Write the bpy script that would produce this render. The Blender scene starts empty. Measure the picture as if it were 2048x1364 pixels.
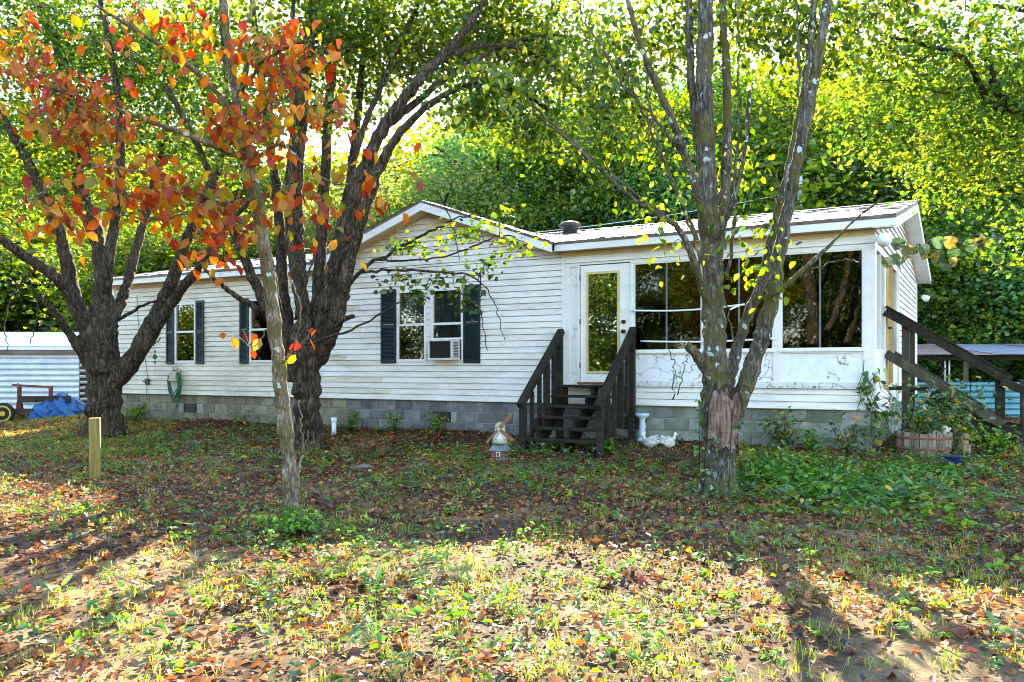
import bpy, bmesh, math, random
import numpy as np
from mathutils import Vector, Matrix, Euler

rng = np.random.default_rng(7)
random.seed(7)
sc = bpy.context.scene
col = sc.collection

# ------------------------------------------------------------------ camera, sky, sun, exposure
F = 1669.0          # focal length in photograph pixels (2048 wide)
HC = 1.55           # eye height
HORIZON = 736.0
cam_d = bpy.data.cameras.new('camera')
cam = bpy.data.objects.new('camera', cam_d)
col.objects.link(cam)
cam.location = (0, 0, HC)
cam.rotation_euler = (math.radians(90), 0, 0)
cam_d.sensor_width = 36.0
cam_d.lens = F / 2048.0 * 36.0
cam_d.shift_y = (HORIZON - 682.0) / 2048.0
cam_d.clip_end = 1500
sc.camera = cam

SUN_EL = math.radians(28.0)
SUN_AZ = math.radians(6.0)        # measured from +Y towards +X
world = bpy.data.worlds.new('World')
sc.world = world
world.use_nodes = True
wn = world.node_tree
sky = wn.nodes.new('ShaderNodeTexSky')
sky.sky_type = 'NISHITA'
sky.sun_disc = False
sky.sun_elevation = SUN_EL
sky.sun_rotation = SUN_AZ
sky.air_density = 1.0
sky.dust_density = 0.6
sky.ozone_density = 1.0
wn.links.new(sky.outputs[0], wn.nodes['Background'].inputs[0])
wn.nodes['Background'].inputs[1].default_value = 0.15
sun_d = bpy.data.lights.new('sun', 'SUN')
sun_d.energy = 5.0
sun_d.angle = math.radians(0.5)
sun_d.color = (1.0, 0.84, 0.60)
sun = bpy.data.objects.new('sun', sun_d)
col.objects.link(sun)
sdir = Vector((math.sin(SUN_AZ) * math.cos(SUN_EL), math.cos(SUN_AZ) * math.cos(SUN_EL), math.sin(SUN_EL)))
sun.rotation_euler = sdir.to_track_quat('Z', 'Y').to_euler()
sun.location = (0, 30, 30)
vs = sc.view_settings
vs.view_transform = 'Standard'
vs.look = 'None'
vs.gamma = 1.0
vs.use_curve_mapping = False
vs.exposure = 3.1
cy = sc.cycles
cy.use_denoising = True
cy.use_adaptive_sampling = True
cy.adaptive_threshold = 0.02
cy.filter_width = 1.0
cy.max_bounces = 6
cy.diffuse_bounces = 3
cy.glossy_bounces = 3
cy.transmission_bounces = 4
cy.transparent_max_bounces = 8
cy.sample_clamp_indirect = 6.0
cy.caustics_reflective = False
cy.caustics_refractive = False

# ------------------------------------------------------------------ frames
CX, CYH = 5.22, 12.0                       # right front corner of the house on the ground
UX, UY = 0.871, -0.491                      # house x axis (towards the right end)
VX, VY = 0.491, 0.871                       # house y axis (into the house)
HROT = math.atan2(UY, UX)

def zg(x, y):
    """height of the ground"""
    x = np.asarray(x, float); y = np.asarray(y, float)
    d = -((x - CX) * VX + (y - CYH) * VY)
    z = np.where(d > 0, 0.36 * np.exp(-np.maximum(d, 0) / 3.0), 0.36)
    b = (0.018 * np.sin(1.7 * x + 0.6 * y + 1) + 0.015 * np.sin(-0.9 * x + 2.1 * y) + 0.008 * np.sin(4.3 * x + 1.1)
         * np.sin(3.7 * y + 0.4) + 0.005 * np.sin(9.1 * x + 3 * y) * np.sin(8.3 * y - 2 * x))
    far = np.clip((y - 45) / 60, 0, 1)
    return z + b + far * 0.5

def at(px, py, Y):
    return Vector(((px - 1024) * Y / F, Y, HC + (HORIZON - py) * Y / F))

def gp(px, py):
    """ground point under a pixel"""
    Y = 10.0
    for _ in range(40):
        X = (px - 1024) * Y / F
        Yn = (HC - float(zg(X, Y))) * F / (py - HORIZON)
        Y = 0.5 * Y + 0.5 * min(max(Yn, 1), 80)
    X = (px - 1024) * Y / F
    return Vector((X, Y, float(zg(X, Y))))

def hx(px, y=0.0):
    t = (px - 1024) / F
    return (t * (CYH + VY * y) - CX - VX * y) / (UX - UY * t)

def hw(x, y, z):
    return Vector((CX + UX * x + VX * y, CYH + UY * x + VY * y, z))

def hl(p):
    dx, dy = p[0] - CX, p[1] - CYH
    return Vector((dx * UX + dy * UY, dx * VX + dy * VY, p[2]))

# ------------------------------------------------------------------ materials
def newmat(name):
    m = bpy.data.materials.new(name)
    m.use_nodes = True
    nt = m.node_tree
    for n in list(nt.nodes):
        nt.nodes.remove(n)
    out = nt.nodes.new('ShaderNodeOutputMaterial')
    return m, nt, out

def N(nt, typ, **kw):
    n = nt.nodes.new(typ)
    for k, v in kw.items():
        if k.startswith('i_'):
            n.inputs[k[2:].replace('_', ' ')].default_value = v
        else:
            setattr(n, k, v)
    return n

def ramp(nt, fac, stops, interp='LINEAR'):
    r = nt.nodes.new('ShaderNodeValToRGB')
    r.color_ramp.interpolation = interp
    els = r.color_ramp.elements
    while len(els) > 1:
        els.remove(els[0])
    els[0].position = stops[0][0]
    els[0].color = (*stops[0][1], 1)
    for p, c in stops[1:]:
        e = els.new(p)
        e.color = (*c, 1)
    if fac is not None:
        nt.links.new(fac, r.inputs[0])
    return r

def coords(nt, scale=(1, 1, 1), kind='Object'):
    tc = nt.nodes.new('ShaderNodeTexCoord')
    mp = nt.nodes.new('ShaderNodeMapping')
    mp.inputs['Scale'].default_value = scale
    nt.links.new(tc.outputs[kind], mp.inputs[0])
    return mp.outputs[0]

def noise(nt, vec, scale, detail=5.0, rough=0.55, dist=0.0):
    n = nt.nodes.new('ShaderNodeTexNoise')
    n.inputs['Scale'].default_value = scale
    n.inputs['Detail'].default_value = detail
    n.inputs['Roughness'].default_value = rough
    n.inputs['Distortion'].default_value = dist
    if vec is not None:
        nt.links.new(vec, n.inputs['Vector'])
    return n.outputs['Fac']

def mixc(nt, fac, a, b, mode='MIX'):
    m = nt.nodes.new('ShaderNodeMix')
    m.data_type = 'RGBA'
    m.blend_type = mode
    for sock, v in ((m.inputs[0], fac), (m.inputs[6], a), (m.inputs[7], b)):
        if isinstance(v, (int, float)):
            sock.default_value = v
        elif isinstance(v, tuple):
            sock.default_value = (*v, 1)
        else:
            nt.links.new(v, sock)
    return m.outputs[2]

def math_n(nt, op, a, b=0.5, clamp=False):
    m = nt.nodes.new('ShaderNodeMath')
    m.operation = op
    m.use_clamp = clamp
    for s, v in ((m.inputs[0], a), (m.inputs[1], b)):
        if isinstance(v, (int, float)):
            s.default_value = v
        else:
            nt.links.new(v, s)
    return m.outputs[0]

def principled(nt, out, colr, rough=0.6, bump=None, bstr=0.3, bdist=0.01, metal=0.0, spec=0.4):
    p = nt.nodes.new('ShaderNodeBsdfPrincipled')
    if isinstance(colr, tuple):
        p.inputs['Base Color'].default_value = (*colr, 1)
    else:
        nt.links.new(colr, p.inputs['Base Color'])
    if isinstance(rough, (int, float)):
        p.inputs['Roughness'].default_value = rough
    else:
        nt.links.new(rough, p.inputs['Roughness'])
    p.inputs['Metallic'].default_value = metal
    p.inputs['Specular IOR Level'].default_value = spec
    if bump is not None:
        b = nt.nodes.new('ShaderNodeBump')
        b.inputs['Strength'].default_value = bstr
        b.inputs['Distance'].default_value = bdist
        nt.links.new(bump, b.inputs['Height'])
        nt.links.new(b.outputs[0], p.inputs['Normal'])
    nt.links.new(p.outputs[0], out.inputs[0])
    return p

M = {}

def simple(name, a, b, scale=6.0, rough=0.6, stretch=(1, 1, 1), bstr=0.2, bdist=0.004, metal=0.0, lo=0.35, hi=0.65, spec=0.4, per_object=0.0):
    m, nt, out = newmat(name)
    v = coords(nt, stretch)
    if per_object:
        oi = nt.nodes.new('ShaderNodeObjectInfo')
        ad = nt.nodes.new('ShaderNodeVectorMath'); ad.operation = 'ADD'
        sc_ = nt.nodes.new('ShaderNodeVectorMath'); sc_.operation = 'SCALE'
        sc_.inputs[0].default_value = (7.3, 13.1, 5.7)
        nt.links.new(oi.outputs['Random'], sc_.inputs['Scale'])
        nt.links.new(v, ad.inputs[0]); nt.links.new(sc_.outputs[0], ad.inputs[1])
        v = ad.outputs[0]
    n1 = noise(nt, v, scale, 8, 0.62)
    r = ramp(nt, n1, [(lo, a), (hi, b)])
    c = r.outputs[0]
    if per_object:
        k = math_n(nt, 'MULTIPLY_ADD', oi.outputs['Random'], per_object * 2)
        nt.nodes[-1].inputs[2].default_value = 1 - per_object
        hv = nt.nodes.new('ShaderNodeHueSaturation')
        nt.links.new(c, hv.inputs['Color']); nt.links.new(k, hv.inputs['Value'])
        c = hv.outputs[0]
    n2 = noise(nt, v, scale * 9, 4, 0.6)
    principled(nt, out, c, rough, n2, bstr, bdist, metal, spec)
    M[name] = m
    return m

def leafmat(name, stops, trans=0.5, tboost=1.6, rough=0.45, per_object=False, gloss=0.06, tgreen=(1.0, 1.0, 1.0)):
    m, nt, out = newmat(name)
    if per_object:
        oi = nt.nodes.new('ShaderNodeObjectInfo')
        fac = oi.outputs['Random']
    else:
        at_ = nt.nodes.new('ShaderNodeAttribute')
        at_.attribute_name = 'rnd'
        fac = at_.outputs['Fac']
    r = ramp(nt, fac, stops)
    c = r.outputs[0]
    if per_object:
        v = coords(nt)
        n1 = noise(nt, v, 9, 4, .6)
        c2 = ramp(nt, math_n(nt, 'FRACT', math_n(nt, 'ADD', fac, .23)), stops).outputs[0]
        f2 = ramp(nt, n1, [(.42, (0, 0, 0)), (.62, (.75, .75, .75))]).outputs[0]
        c = mixc(nt, f2, c, c2)
        sx = nt.nodes.new('ShaderNodeSeparateXYZ'); nt.links.new(v, sx.inputs[0])
        ax = math_n(nt, 'ABSOLUTE', sx.outputs[0])
        wv = math_n(nt, 'SINE', math_n(nt, 'MULTIPLY', math_n(nt, 'SUBTRACT', sx.outputs[1], math_n(nt, 'MULTIPLY', ax, .8)), 48.0))
        vein = math_n(nt, 'MAXIMUM', math_n(nt, 'MULTIPLY', math_n(nt, 'GREATER_THAN', wv, .86), .35), math_n(nt, 'MULTIPLY', math_n(nt, 'LESS_THAN', ax, .014), .7))
        c = mixc(nt, vein, c, (.10, .03, .004))
        blot = ramp(nt, noise(nt, v, 4, 5, .7), [(.58, (0, 0, 0)), (.68, (.6, .6, .6))]).outputs[0]
        c = mixc(nt, blot, c, (.13, .035, .006))
    d = nt.nodes.new('ShaderNodeBsdfDiffuse')
    t = nt.nodes.new('ShaderNodeBsdfTranslucent')
    nt.links.new(c, d.inputs[0])
    tc = mixc(nt, 1.0, c, tuple(tboost * g for g in tgreen), 'MULTIPLY')
    nt.links.new(tc, t.inputs[0])
    mx = nt.nodes.new('ShaderNodeMixShader')
    mx.inputs[0].default_value = trans
    nt.links.new(d.outputs[0], mx.inputs[1]); nt.links.new(t.outputs[0], mx.inputs[2])
    g = nt.nodes.new('ShaderNodeBsdfGlossy')
    g.inputs['Roughness'].default_value = rough
    g.inputs[0].default_value = (1, 1, 1, 1)
    mx2 = nt.nodes.new('ShaderNodeMixShader')
    mx2.inputs[0].default_value = gloss
    nt.links.new(mx.outputs[0], mx2.inputs[1]); nt.links.new(g.outputs[0], mx2.inputs[2])
    nt.links.new(mx2.outputs[0], out.inputs[0])
    M[name] = m
    return m

# leaves
leafmat('leaf_lime', [(0, (.010, .030, .002)), (.4, (.034, .078, .003)), (.72, (.14, .20, .004)), (1, (.30, .26, .005))], .54, 1.7, tgreen=(1.1, 1.0, .3), gloss=.03)
leafmat('leaf_green', [(0, (.010, .032, .003)), (.42, (.036, .088, .005)), (.75, (.13, .21, .006)), (1, (.34, .31, .007))], .54, 1.8, tgreen=(1.1, 1.0, .3), gloss=.03)
leafmat('leaf_dark', [(0, (.010, .032, .005)), (.4, (.038, .10, .010)), (.72, (.15, .24, .012)), (1, (.38, .29, .010))], .5, 1.8, tgreen=(1.1, 1, .4), gloss=.03)
leafmat('leaf_blue', [(0, (.010, .05, .022)), (.4, (.04, .145, .042)), (.74, (.15, .27, .035)), (.92, (.34, .30, .02)), (1, (.46, .31, .02))], .5, 1.8, tgreen=(1.1, 1, .5), gloss=.03)
leafmat('leaf_silver', [(0, (.04, .08, .026)), (.5, (.11, .18, .05)), (1, (.32, .34, .06))], .5, 1.8, tgreen=(1.1, 1, .5), gloss=.03)
leafmat('leaf_yellow', [(0, (.03, .07, .003)), (.4, (.12, .175, .004)), (.8, (.32, .29, .005)), (1, (.42, .25, .006))], .58, 1.7, tgreen=(1.05, 1.0, .3), gloss=.03)
leafmat('leaf_autumn', [(0, (.16, .006, .010)), (.1, (.22, .012, .006)), (.25, (.28, .035, .002)), (.42, (.36, .075, .002)), (.58, (.42, .14, .003)), (.72, (.42, .22, .005)), (.86, (.24, .2, .006)), (1, (.06, .10, .006))], .58, 1.7, per_object=True, tgreen=(1.05, .95, .4), gloss=.02)
leafmat('leaf_autumn_mass', [(0, (.18, .008, .003)), (.3, (.30, .045, .002)), (.6, (.38, .11, .003)), (.85, (.36, .2, .006)), (1, (.08, .12, .006))], .58, 1.7, tgreen=(1.05, .95, .4), gloss=.02)
leafmat('litter', [(0, (.022, .009, .004)), (.22, (.065, .022, .008)), (.45, (.18, .058, .013)), (.68, (.34, .115, .022)), (.88, (.48, .29, .085)), (.96, (.56, .2, .012)), (1, (.48, .06, .012))], .28, 1.4, rough=.4, gloss=.035)
leafmat('litter_near', [(0, (.06, .022, .009)), (.3, (.15, .05, .016)), (.55, (.30, .095, .02)), (.75, (.42, .15, .03)), (.88, (.48, .25, .09)), (1, (.42, .04, .015))], .28, 1.3, per_object=True, rough=.4, gloss=.03)
leafmat('weed', [(0, (.022, .08, .004)), (.5, (.065, .2, .006)), (.85, (.17, .34, .010)), (1, (.4, .42, .012))], .5, 1.6, tgreen=(1.15, 1, .3), gloss=.04)
leafmat('grass', [(0, (.05, .11, .008)), (.4, (.16, .24, .016)), (.7, (.40, .36, .05)), (1, (.58, .44, .13))], .4, 1.5, tgreen=(1.1, 1, .4), gloss=.04)
leafmat('ivy', [(0, (.02, .06, .012)), (.5, (.05, .14, .02)), (.8, (.14, .25, .03)), (.9, (.5, .4, .03)), (1, (.55, .2, .02))], .4, 1.5, tgreen=(1, 1, .5))

def bark(name, c_dark, c_mid, c_light, lichen=0.0, moss=0.0, bare=None, vscale=14.0):
    m, nt, out = newmat(name)
    v = coords(nt, (1, 1, .24))
    mixv = nt.nodes.new('ShaderNodeMix'); mixv.data_type = 'VECTOR'
    nz = nt.nodes.new('ShaderNodeTexNoise'); nz.inputs['Scale'].default_value = 9; nz.inputs['Detail'].default_value = 7
    nt.links.new(v, nz.inputs['Vector'])
    mixv.inputs[0].default_value = .16
    nt.links.new(v, mixv.inputs[4]); nt.links.new(nz.outputs['Color'], mixv.inputs[5])
    vo = nt.nodes.new('ShaderNodeTexVoronoi')
    vo.feature = 'F1'
    vo.inputs['Scale'].default_value = vscale
    nt.links.new(mixv.outputs[1], vo.inputs['Vector'])
    fine = noise(nt, v, 60, 8, .7)
    broad = noise(nt, coords(nt), 2.2, 5, .6)
    ridge = ramp(nt, vo.outputs['Distance'], [(.1, (1, 1, 1)), (.75, (0, 0, 0))]).outputs[0]
    vc = nt.nodes.new('ShaderNodeTexVoronoi'); vc.feature = 'DISTANCE_TO_EDGE'; vc.inputs['Scale'].default_value = vscale * .7
    nt.links.new(mixv.outputs[1], vc.inputs['Vector'])
    crack = ramp(nt, vc.outputs['Distance'], [(0, (0, 0, 0)), (.09, (1, 1, 1))]).outputs[0]
    h = math_n(nt, 'ADD', math_n(nt, 'MULTIPLY', math_n(nt, 'MULTIPLY', ridge, crack), .8), math_n(nt, 'MULTIPLY', fine, .9))
    c = ramp(nt, math_n(nt, 'ADD', math_n(nt, 'MULTIPLY', h, .55), math_n(nt, 'MULTIPLY', math_n(nt, 'SUBTRACT', broad, .5), .5)), [(.18, c_dark), (.48, c_mid), (.85, c_light)]).outputs[0]
    v1 = coords(nt)
    if moss:
        mo = ramp(nt, noise(nt, v1, 2.6, 6, .65), [(.5 - moss * .25, (0, 0, 0)), (.62 - moss * .1, (1, 1, 1))]).outputs[0]
        mo = math_n(nt, 'MULTIPLY', mo, math_n(nt, 'ADD', fine, .25, True))
        c = mixc(nt, mo, c, (.10, .085, .012))
    if lichen:
        vl = nt.nodes.new('ShaderNodeTexVoronoi'); vl.inputs['Scale'].default_value = 13
        vd = nt.nodes.new('ShaderNodeMix'); vd.data_type = 'VECTOR'; vd.inputs[0].default_value = .08
        nz2 = nt.nodes.new('ShaderNodeTexNoise'); nz2.inputs['Scale'].default_value = 14; nz2.inputs['Detail'].default_value = 5
        nt.links.new(v1, nz2.inputs['Vector']); nt.links.new(v1, vd.inputs[4]); nt.links.new(nz2.outputs['Color'], vd.inputs[5])
        nt.links.new(vd.outputs[1], vl.inputs['Vector'])
        sp = nt.nodes.new('ShaderNodeSeparateColor')
        nt.links.new(vl.outputs['Color'], sp.inputs[0])
        near = math_n(nt, 'LESS_THAN', vl.outputs['Distance'], math_n(nt, 'MULTIPLY', sp.outputs[0], .42))
        pick = math_n(nt, 'LESS_THAN', sp.outputs[1], lichen)
        l = math_n(nt, 'MULTIPLY', near, pick)
        l = math_n(nt, 'MULTIPLY', l, .85)
        c = mixc(nt, l, c, (.46, .52, .47))
    hb = h
    if bare is not None:
        # torn bark: a patch of bare pinkish wood with a ragged outline
        tc = nt.nodes.new('ShaderNodeTexCoord')
        sb = nt.nodes.new('ShaderNodeVectorMath'); sb.operation = 'SUBTRACT'
        nt.links.new(tc.outputs['Object'], sb.inputs[0]); sb.inputs[1].default_value = bare[0]
        ml = nt.nodes.new('ShaderNodeVectorMath'); ml.operation = 'MULTIPLY'
        nt.links.new(sb.outputs[0], ml.inputs[0]); ml.inputs[1].default_value = bare[1]
        ln = nt.nodes.new('ShaderNodeVectorMath'); ln.operation = 'LENGTH'
        nt.links.new(ml.outputs[0], ln.inputs[0])
        rg = math_n(nt, 'ADD', ln.outputs['Value'], math_n(nt, 'MULTIPLY', noise(nt, coords(nt, (1, 1, .35)), 9, 5, .6), 1.5))
        mk = ramp(nt, rg, [(.60, (1, 1, 1)), (.64, (0, 0, 0))]).outputs[0] if False else ramp(nt, math_n(nt, 'MULTIPLY', rg, .5), [(.80, (1, 1, 1)), (.83, (0, 0, 0))]).outputs[0]
        wood = ramp(nt, noise(nt, coords(nt, (1, 1, .12)), 30, 6, .6), [(.3, (.05, .022, .014)), (.5, (.20, .12, .085)), (.75, (.36, .26, .20))]).outputs[0]
        rim = ramp(nt, math_n(nt, 'MULTIPLY', rg, .5), [(.76, (0, 0, 0)), (.80, (1, 1, 1)), (.86, (1, 1, 1)), (.92, (0, 0, 0))]).outputs[0]
        c = mixc(nt, math_n(nt, 'MULTIPLY', rim, .75), c, (.016, .009, .005))
        c = mixc(nt, mk, c, wood)
    principled(nt, out, c, .88, hb, .9, .022, spec=.15)
    M[name] = m

bark('bark_brown', (.012, .008, .005), (.078, .054, .032), (.21, .152, .094), moss=.0, lichen=.0, vscale=24)
bark('bark_grey', (.024, .020, .014), (.135, .115, .088), (.34, .30, .245), lichen=.32, moss=.22, vscale=26, bare=((0.03, -.2, .84), (4.2, 1.6, 2.5)))
bark('bark_pale', (.07, .05, .034), (.29, .225, .155), (.55, .46, .35), lichen=.25, moss=.2, vscale=40)
bark('bark_wood', (.010, .008, .005), (.05, .038, .026), (.12, .095, .07))

# ground
m, nt, out = newmat('dirt')
v = coords(nt)
big = noise(nt, v, .55, 5, .6)
mid = noise(nt, v, 5, 6, .65)
fin = noise(nt, v, 60, 5, .7)
c1 = ramp(nt, mid, [(.3, (.016, .009, .005)), (.55, (.045, .026, .014)), (.75, (.085, .052, .029))]).outputs[0]
c2 = ramp(nt, mid, [(.3, (.23, .16, .075)), (.7, (.45, .335, .18))]).outputs[0]
c = mixc(nt, ramp(nt, big, [(.50, (0, 0, 0)), (.66, (1, 1, 1))]).outputs[0], c1, c2)
gm = ramp(nt, noise(nt, v, 1.3, 6, .7), [(.5, (0, 0, 0)), (.7, (.5, .5, .5))]).outputs[0]
c = mixc(nt, gm, c, (.05, .055, .012))
c = mixc(nt, .3, c, ramp(nt, fin, [(.3, (.010, .006, .003)), (.7, (.20, .14, .09))]).outputs[0])
principled(nt, out, c, .95, math_n(nt, 'ADD', mid, math_n(nt, 'MULTIPLY', fin, .5)), .8, .03, spec=.15)
M['dirt'] = m

# siding: aged white vinyl with mildew
def siding(name, base, dirt, amount):
    m, nt, out = newmat(name)
    v = coords(nt, (1, 1, 1))
    oi = nt.nodes.new('ShaderNodeObjectInfo')
    ad = nt.nodes.new('ShaderNodeVectorMath'); ad.operation = 'ADD'
    cb = nt.nodes.new('ShaderNodeCombineXYZ'); nt.links.new(math_n(nt, 'MULTIPLY', oi.outputs['Random'], 3.0), cb.inputs[1])
    nt.links.new(v, ad.inputs[0]); nt.links.new(cb.outputs[0], ad.inputs[1])
    st = noise(nt, coords(nt, (.6, .6, 2.2)), 1.6, 8, .7)
    sp = noise(nt, coords(nt, (.5, 1, 6)), 7, 6, .75)
    k = math_n(nt, 'MULTIPLY', ramp(nt, st, [(.50 - amount * .2, (0, 0, 0)), (.72, (1, 1, 1))]).outputs[0],
               ramp(nt, sp, [(.35, (.15, .15, .15)), (.62, (1, 1, 1))]).outputs[0])
    k = math_n(nt, 'MULTIPLY', k, min(1, .55 + amount))
    c = mixc(nt, k, base, dirt)
    fine = noise(nt, coords(nt, (3, 3, 40)), 12, 4, .6)
    c = mixc(nt, math_n(nt, 'MULTIPLY', fine, .16), c, (.45, .44, .40))
    hv = nt.nodes.new('ShaderNodeHueSaturation')
    kk = math_n(nt, 'ADD', math_n(nt, 'MULTIPLY', oi.outputs['Random'], .07), .95)
    nt.links.new(c, hv.inputs['Color']); nt.links.new(kk, hv.inputs['Value'])
    principled(nt, out, hv.outputs[0], .5, fine, .12, .002, spec=.35)
    M[name] = m

siding('siding', (.82, .77, .68), (.30, .27, .18), .28)
siding('siding_dirty_warmlit', (.80, .71, .53), (.22, .19, .10), .62)  # grimier left end; yellow of bounced light is mixed into the base colour
siding('white_trim', (.82, .78, .71), (.40, .37, .30), .05)
simple('soffit', (.50, .34, .12), (.62, .46, .20), 5, .6, (1, 1, 1))  # aged vinyl, with warm light bounced off the ground painted into its colour
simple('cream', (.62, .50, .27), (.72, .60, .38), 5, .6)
simple('fascia', (.70, .69, .63), (.82, .81, .77), 4, .5, (.6, 1, 2))
simple('drip_edge', (.07, .05, .04), (.16, .11, .09), 7, .5)
simple('block', (.10, .096, .09), (.21, .20, .19), 5, .95, (1, 1, 1), .8, .006, per_object=.28)
simple('block_tan', (.15, .125, .075), (.27, .235, .155), 4, .95, (1, 1, 1), .8, .006, per_object=.26)
simple('block_moss', (.10, .12, .06), (.23, .24, .20), 3, .95, (1, 1, 1), .8, .006, per_object=.26)
simple('mortar', (.26, .24, .21), (.38, .36, .32), 10, .95)
simple('shutter', (.002, .013, .013), (.005, .022, .021), 6, .5, spec=.35)
simple('black', (.008, .008, .009), (.018, .018, .018), 20, .5)
simple('old_wood', (.004, .003, .001), (.030, .021, .008), 7, .85, (1, 1, 2.5), .8, .006, per_object=.25)
simple('grey_wood', (.025, .019, .010), (.075, .06, .038), 5, .85, (1, 1, .3), .8, .006, per_object=.2)
simple('post_wood', (.15, .10, .022), (.28, .20, .05), 4, .8, (6, 6, .5), .7, .006)
simple('tan_wood', (.45, .30, .11), (.60, .43, .19), 5, .7, (1, 1, .3))
simple('gold', (.56, .42, .16), (.66, .52, .24), 6, .45)
simple('galv', (.55, .58, .62), (.74, .76, .8), 3, .42, (1, 1, 1), .1, .003, metal=.25)
simple('galv_teal', (.05, .16, .18), (.10, .25, .27), 3, .4, (1, 1, 1), .1, .003, metal=.3)
simple('rust_roof', (.12, .05, .03), (.28, .21, .18), 2, .6, (.4, 3, 1), .2, .004, metal=.15)
simple('old_tin', (.16, .165, .19), (.34, .34, .37), 3, .45, (.5, 2, 1), .1, .003, metal=.3)
simple('rust', (.11, .035, .018), (.22, .08, .04), 8, .8)
simple('tarp', (.006, .055, .2), (.016, .12, .32), 4, .35)
simple('yellow_paint', (.55, .34, .02), (.68, .46, .04), 7, .5)
simple('pvc', (.72, .73, .74), (.8, .8, .8), 8, .4)
simple('hose', (.008, .10, .04), (.02, .16, .07), 20, .35)
simple('beige_plastic', (.40, .34, .18), (.52, .45, .28), 9, .5)
simple('ceramic', (.30, .27, .21), (.70, .67, .60), 12, .5, lo=.35, hi=.55)
simple('ceramic_gold', (.62, .36, .10), (.74, .60, .40), 9, .4)
simple('pale_blue', (.40, .50, .58), (.55, .64, .72), 10, .7)
simple('red_paint', (.12, .035, .03), (.26, .075, .065), 9, .7)
simple('slate', (.10, .12, .12), (.19, .21, .21), 9, .8)
simple('mossy_cap', (.22, .26, .13), (.42, .40, .22), 9, .8)
simple('brown_blade', (.16, .06, .022), (.28, .12, .05), 9, .7)
simple('barrel_wood', (.08, .055, .035), (.30, .22, .15), 4, .85, (5, 5, .6), .7, .006, per_object=.35)
simple('soil', (.02, .015, .01), (.05, .04, .03), 20, .95)
simple('navy', (.004, .014, .05), (.01, .03, .10), 9, .4)
simple('tan_fur', (.16, .09, .035), (.40, .27, .13), 9, .8)
simple('ac_metal', (.50, .48, .42), (.68, .67, .62), 6, .5)
simple('curtain', (.42, .5, .62), (.62, .7, .8), 3, .9, (12, 1, .3))
simple('curtain_tan', (.28, .17, .08), (.45, .31, .18), 3, .9, (12, 1, .4))
simple('screen', (.02, .022, .028), (.05, .052, .06), 30, .7)
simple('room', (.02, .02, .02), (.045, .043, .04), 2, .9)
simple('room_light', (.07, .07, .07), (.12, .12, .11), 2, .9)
simple('blind', (.09, .09, .085), (.14, .14, .13), 6, .6)
simple('vent_metal', (.05, .04, .035), (.11, .09, .08), 9, .6, metal=.3)
simple('pole', (.42, .44, .46), (.6, .62, .64), 6, .7)
simple('purple', (.35, .06, .36), (.55, .16, .5), 9, .6)
simple('vent_grey', (.10, .11, .12), (.18, .19, .2), 8, .5)
simple('tyre', (.012, .012, .012), (.03, .028, .026), 9, .9)
simple('stone', (.10, .078, .05), (.19, .15, .105), 5, .95, bstr=.6, bdist=.02)

# weathered shingles
m, nt, out = newmat('shingle')
v = coords(nt)
n1 = noise(nt, v, 3, 7, .7)
n2 = noise(nt, coords(nt, (1, 2.2, 1)), 9, 6, .75)
c = ramp(nt, n1, [(.3, (.24, .22, .21)), (.55, (.44, .42, .41)), (.75, (.62, .60, .59))]).outputs[0]
c = mixc(nt, ramp(nt, n2, [(.5, (0, 0, 0)), (.72, (.8, .8, .8))]).outputs[0], c, (.15, .12, .105))
principled(nt, out, c, .5, noise(nt, v, 90, 4, .6), .3, .003, spec=.6)
M['shingle'] = m

# painted board with peeling paint
def peeling(name, thr, base=(.78, .76, .74)):
    m, nt, out = newmat(name)
    v = coords(nt)
    vo = nt.nodes.new('ShaderNodeTexVoronoi'); vo.feature = 'DISTANCE_TO_EDGE'; vo.inputs['Scale'].default_value = 5
    mv = nt.nodes.new('ShaderNodeMix'); mv.data_type = 'VECTOR'; mv.inputs[0].default_value = .25
    nz = nt.nodes.new('ShaderNodeTexNoise'); nz.inputs['Scale'].default_value = 5; nz.inputs['Detail'].default_value = 7
    nt.links.new(v, nz.inputs['Vector']); nt.links.new(v, mv.inputs[4]); nt.links.new(nz.outputs['Color'], mv.inputs[5])
    nt.links.new(mv.outputs[1], vo.inputs['Vector'])
    region = ramp(nt, noise(nt, v, 1.3, 3, .5), [(thr, (0, 0, 0)), (thr + .12, (1, 1, 1))]).outputs[0]
    crack = math_n(nt, 'MULTIPLY', ramp(nt, vo.outputs['Distance'], [(.0, (1, 1, 1)), (.035, (0, 0, 0))]).outputs[0], region)
    chips = math_n(nt, 'MULTIPLY', ramp(nt, noise(nt, v, 6, 7, .7), [(.6, (0, 0, 0)), (.63, (1, 1, 1))]).outputs[0], region)
    dirt_ = ramp(nt, noise(nt, coords(nt, (2, 2, .8)), 4, 8, .75), [(.45, (0, 0, 0)), (.75, (.5, .5, .5))]).outputs[0]
    c = mixc(nt, dirt_, base, (.45, .44, .42))
    k = math_n(nt, 'MAXIMUM', crack, chips)
    wood = ramp(nt, noise(nt, coords(nt, (1, 1, 4)), 10, 5, .6), [(.3, (.10, .06, .025)), (.7, (.32, .21, .09))]).outputs[0]
    c = mixc(nt, k, c, wood)
    hh = math_n(nt, 'SUBTRACT', 1.0, k)
    principled(nt, out, c, .6, hh, .6, .004, spec=.3)
    M[name] = m

peeling('panel_paint', .52)
peeling('panel_peel', .36)
peeling('panel_stipple', .5, (.72, .70, .64))
peeling('rot_ledge', .30, (.62, .62, .58))

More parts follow.
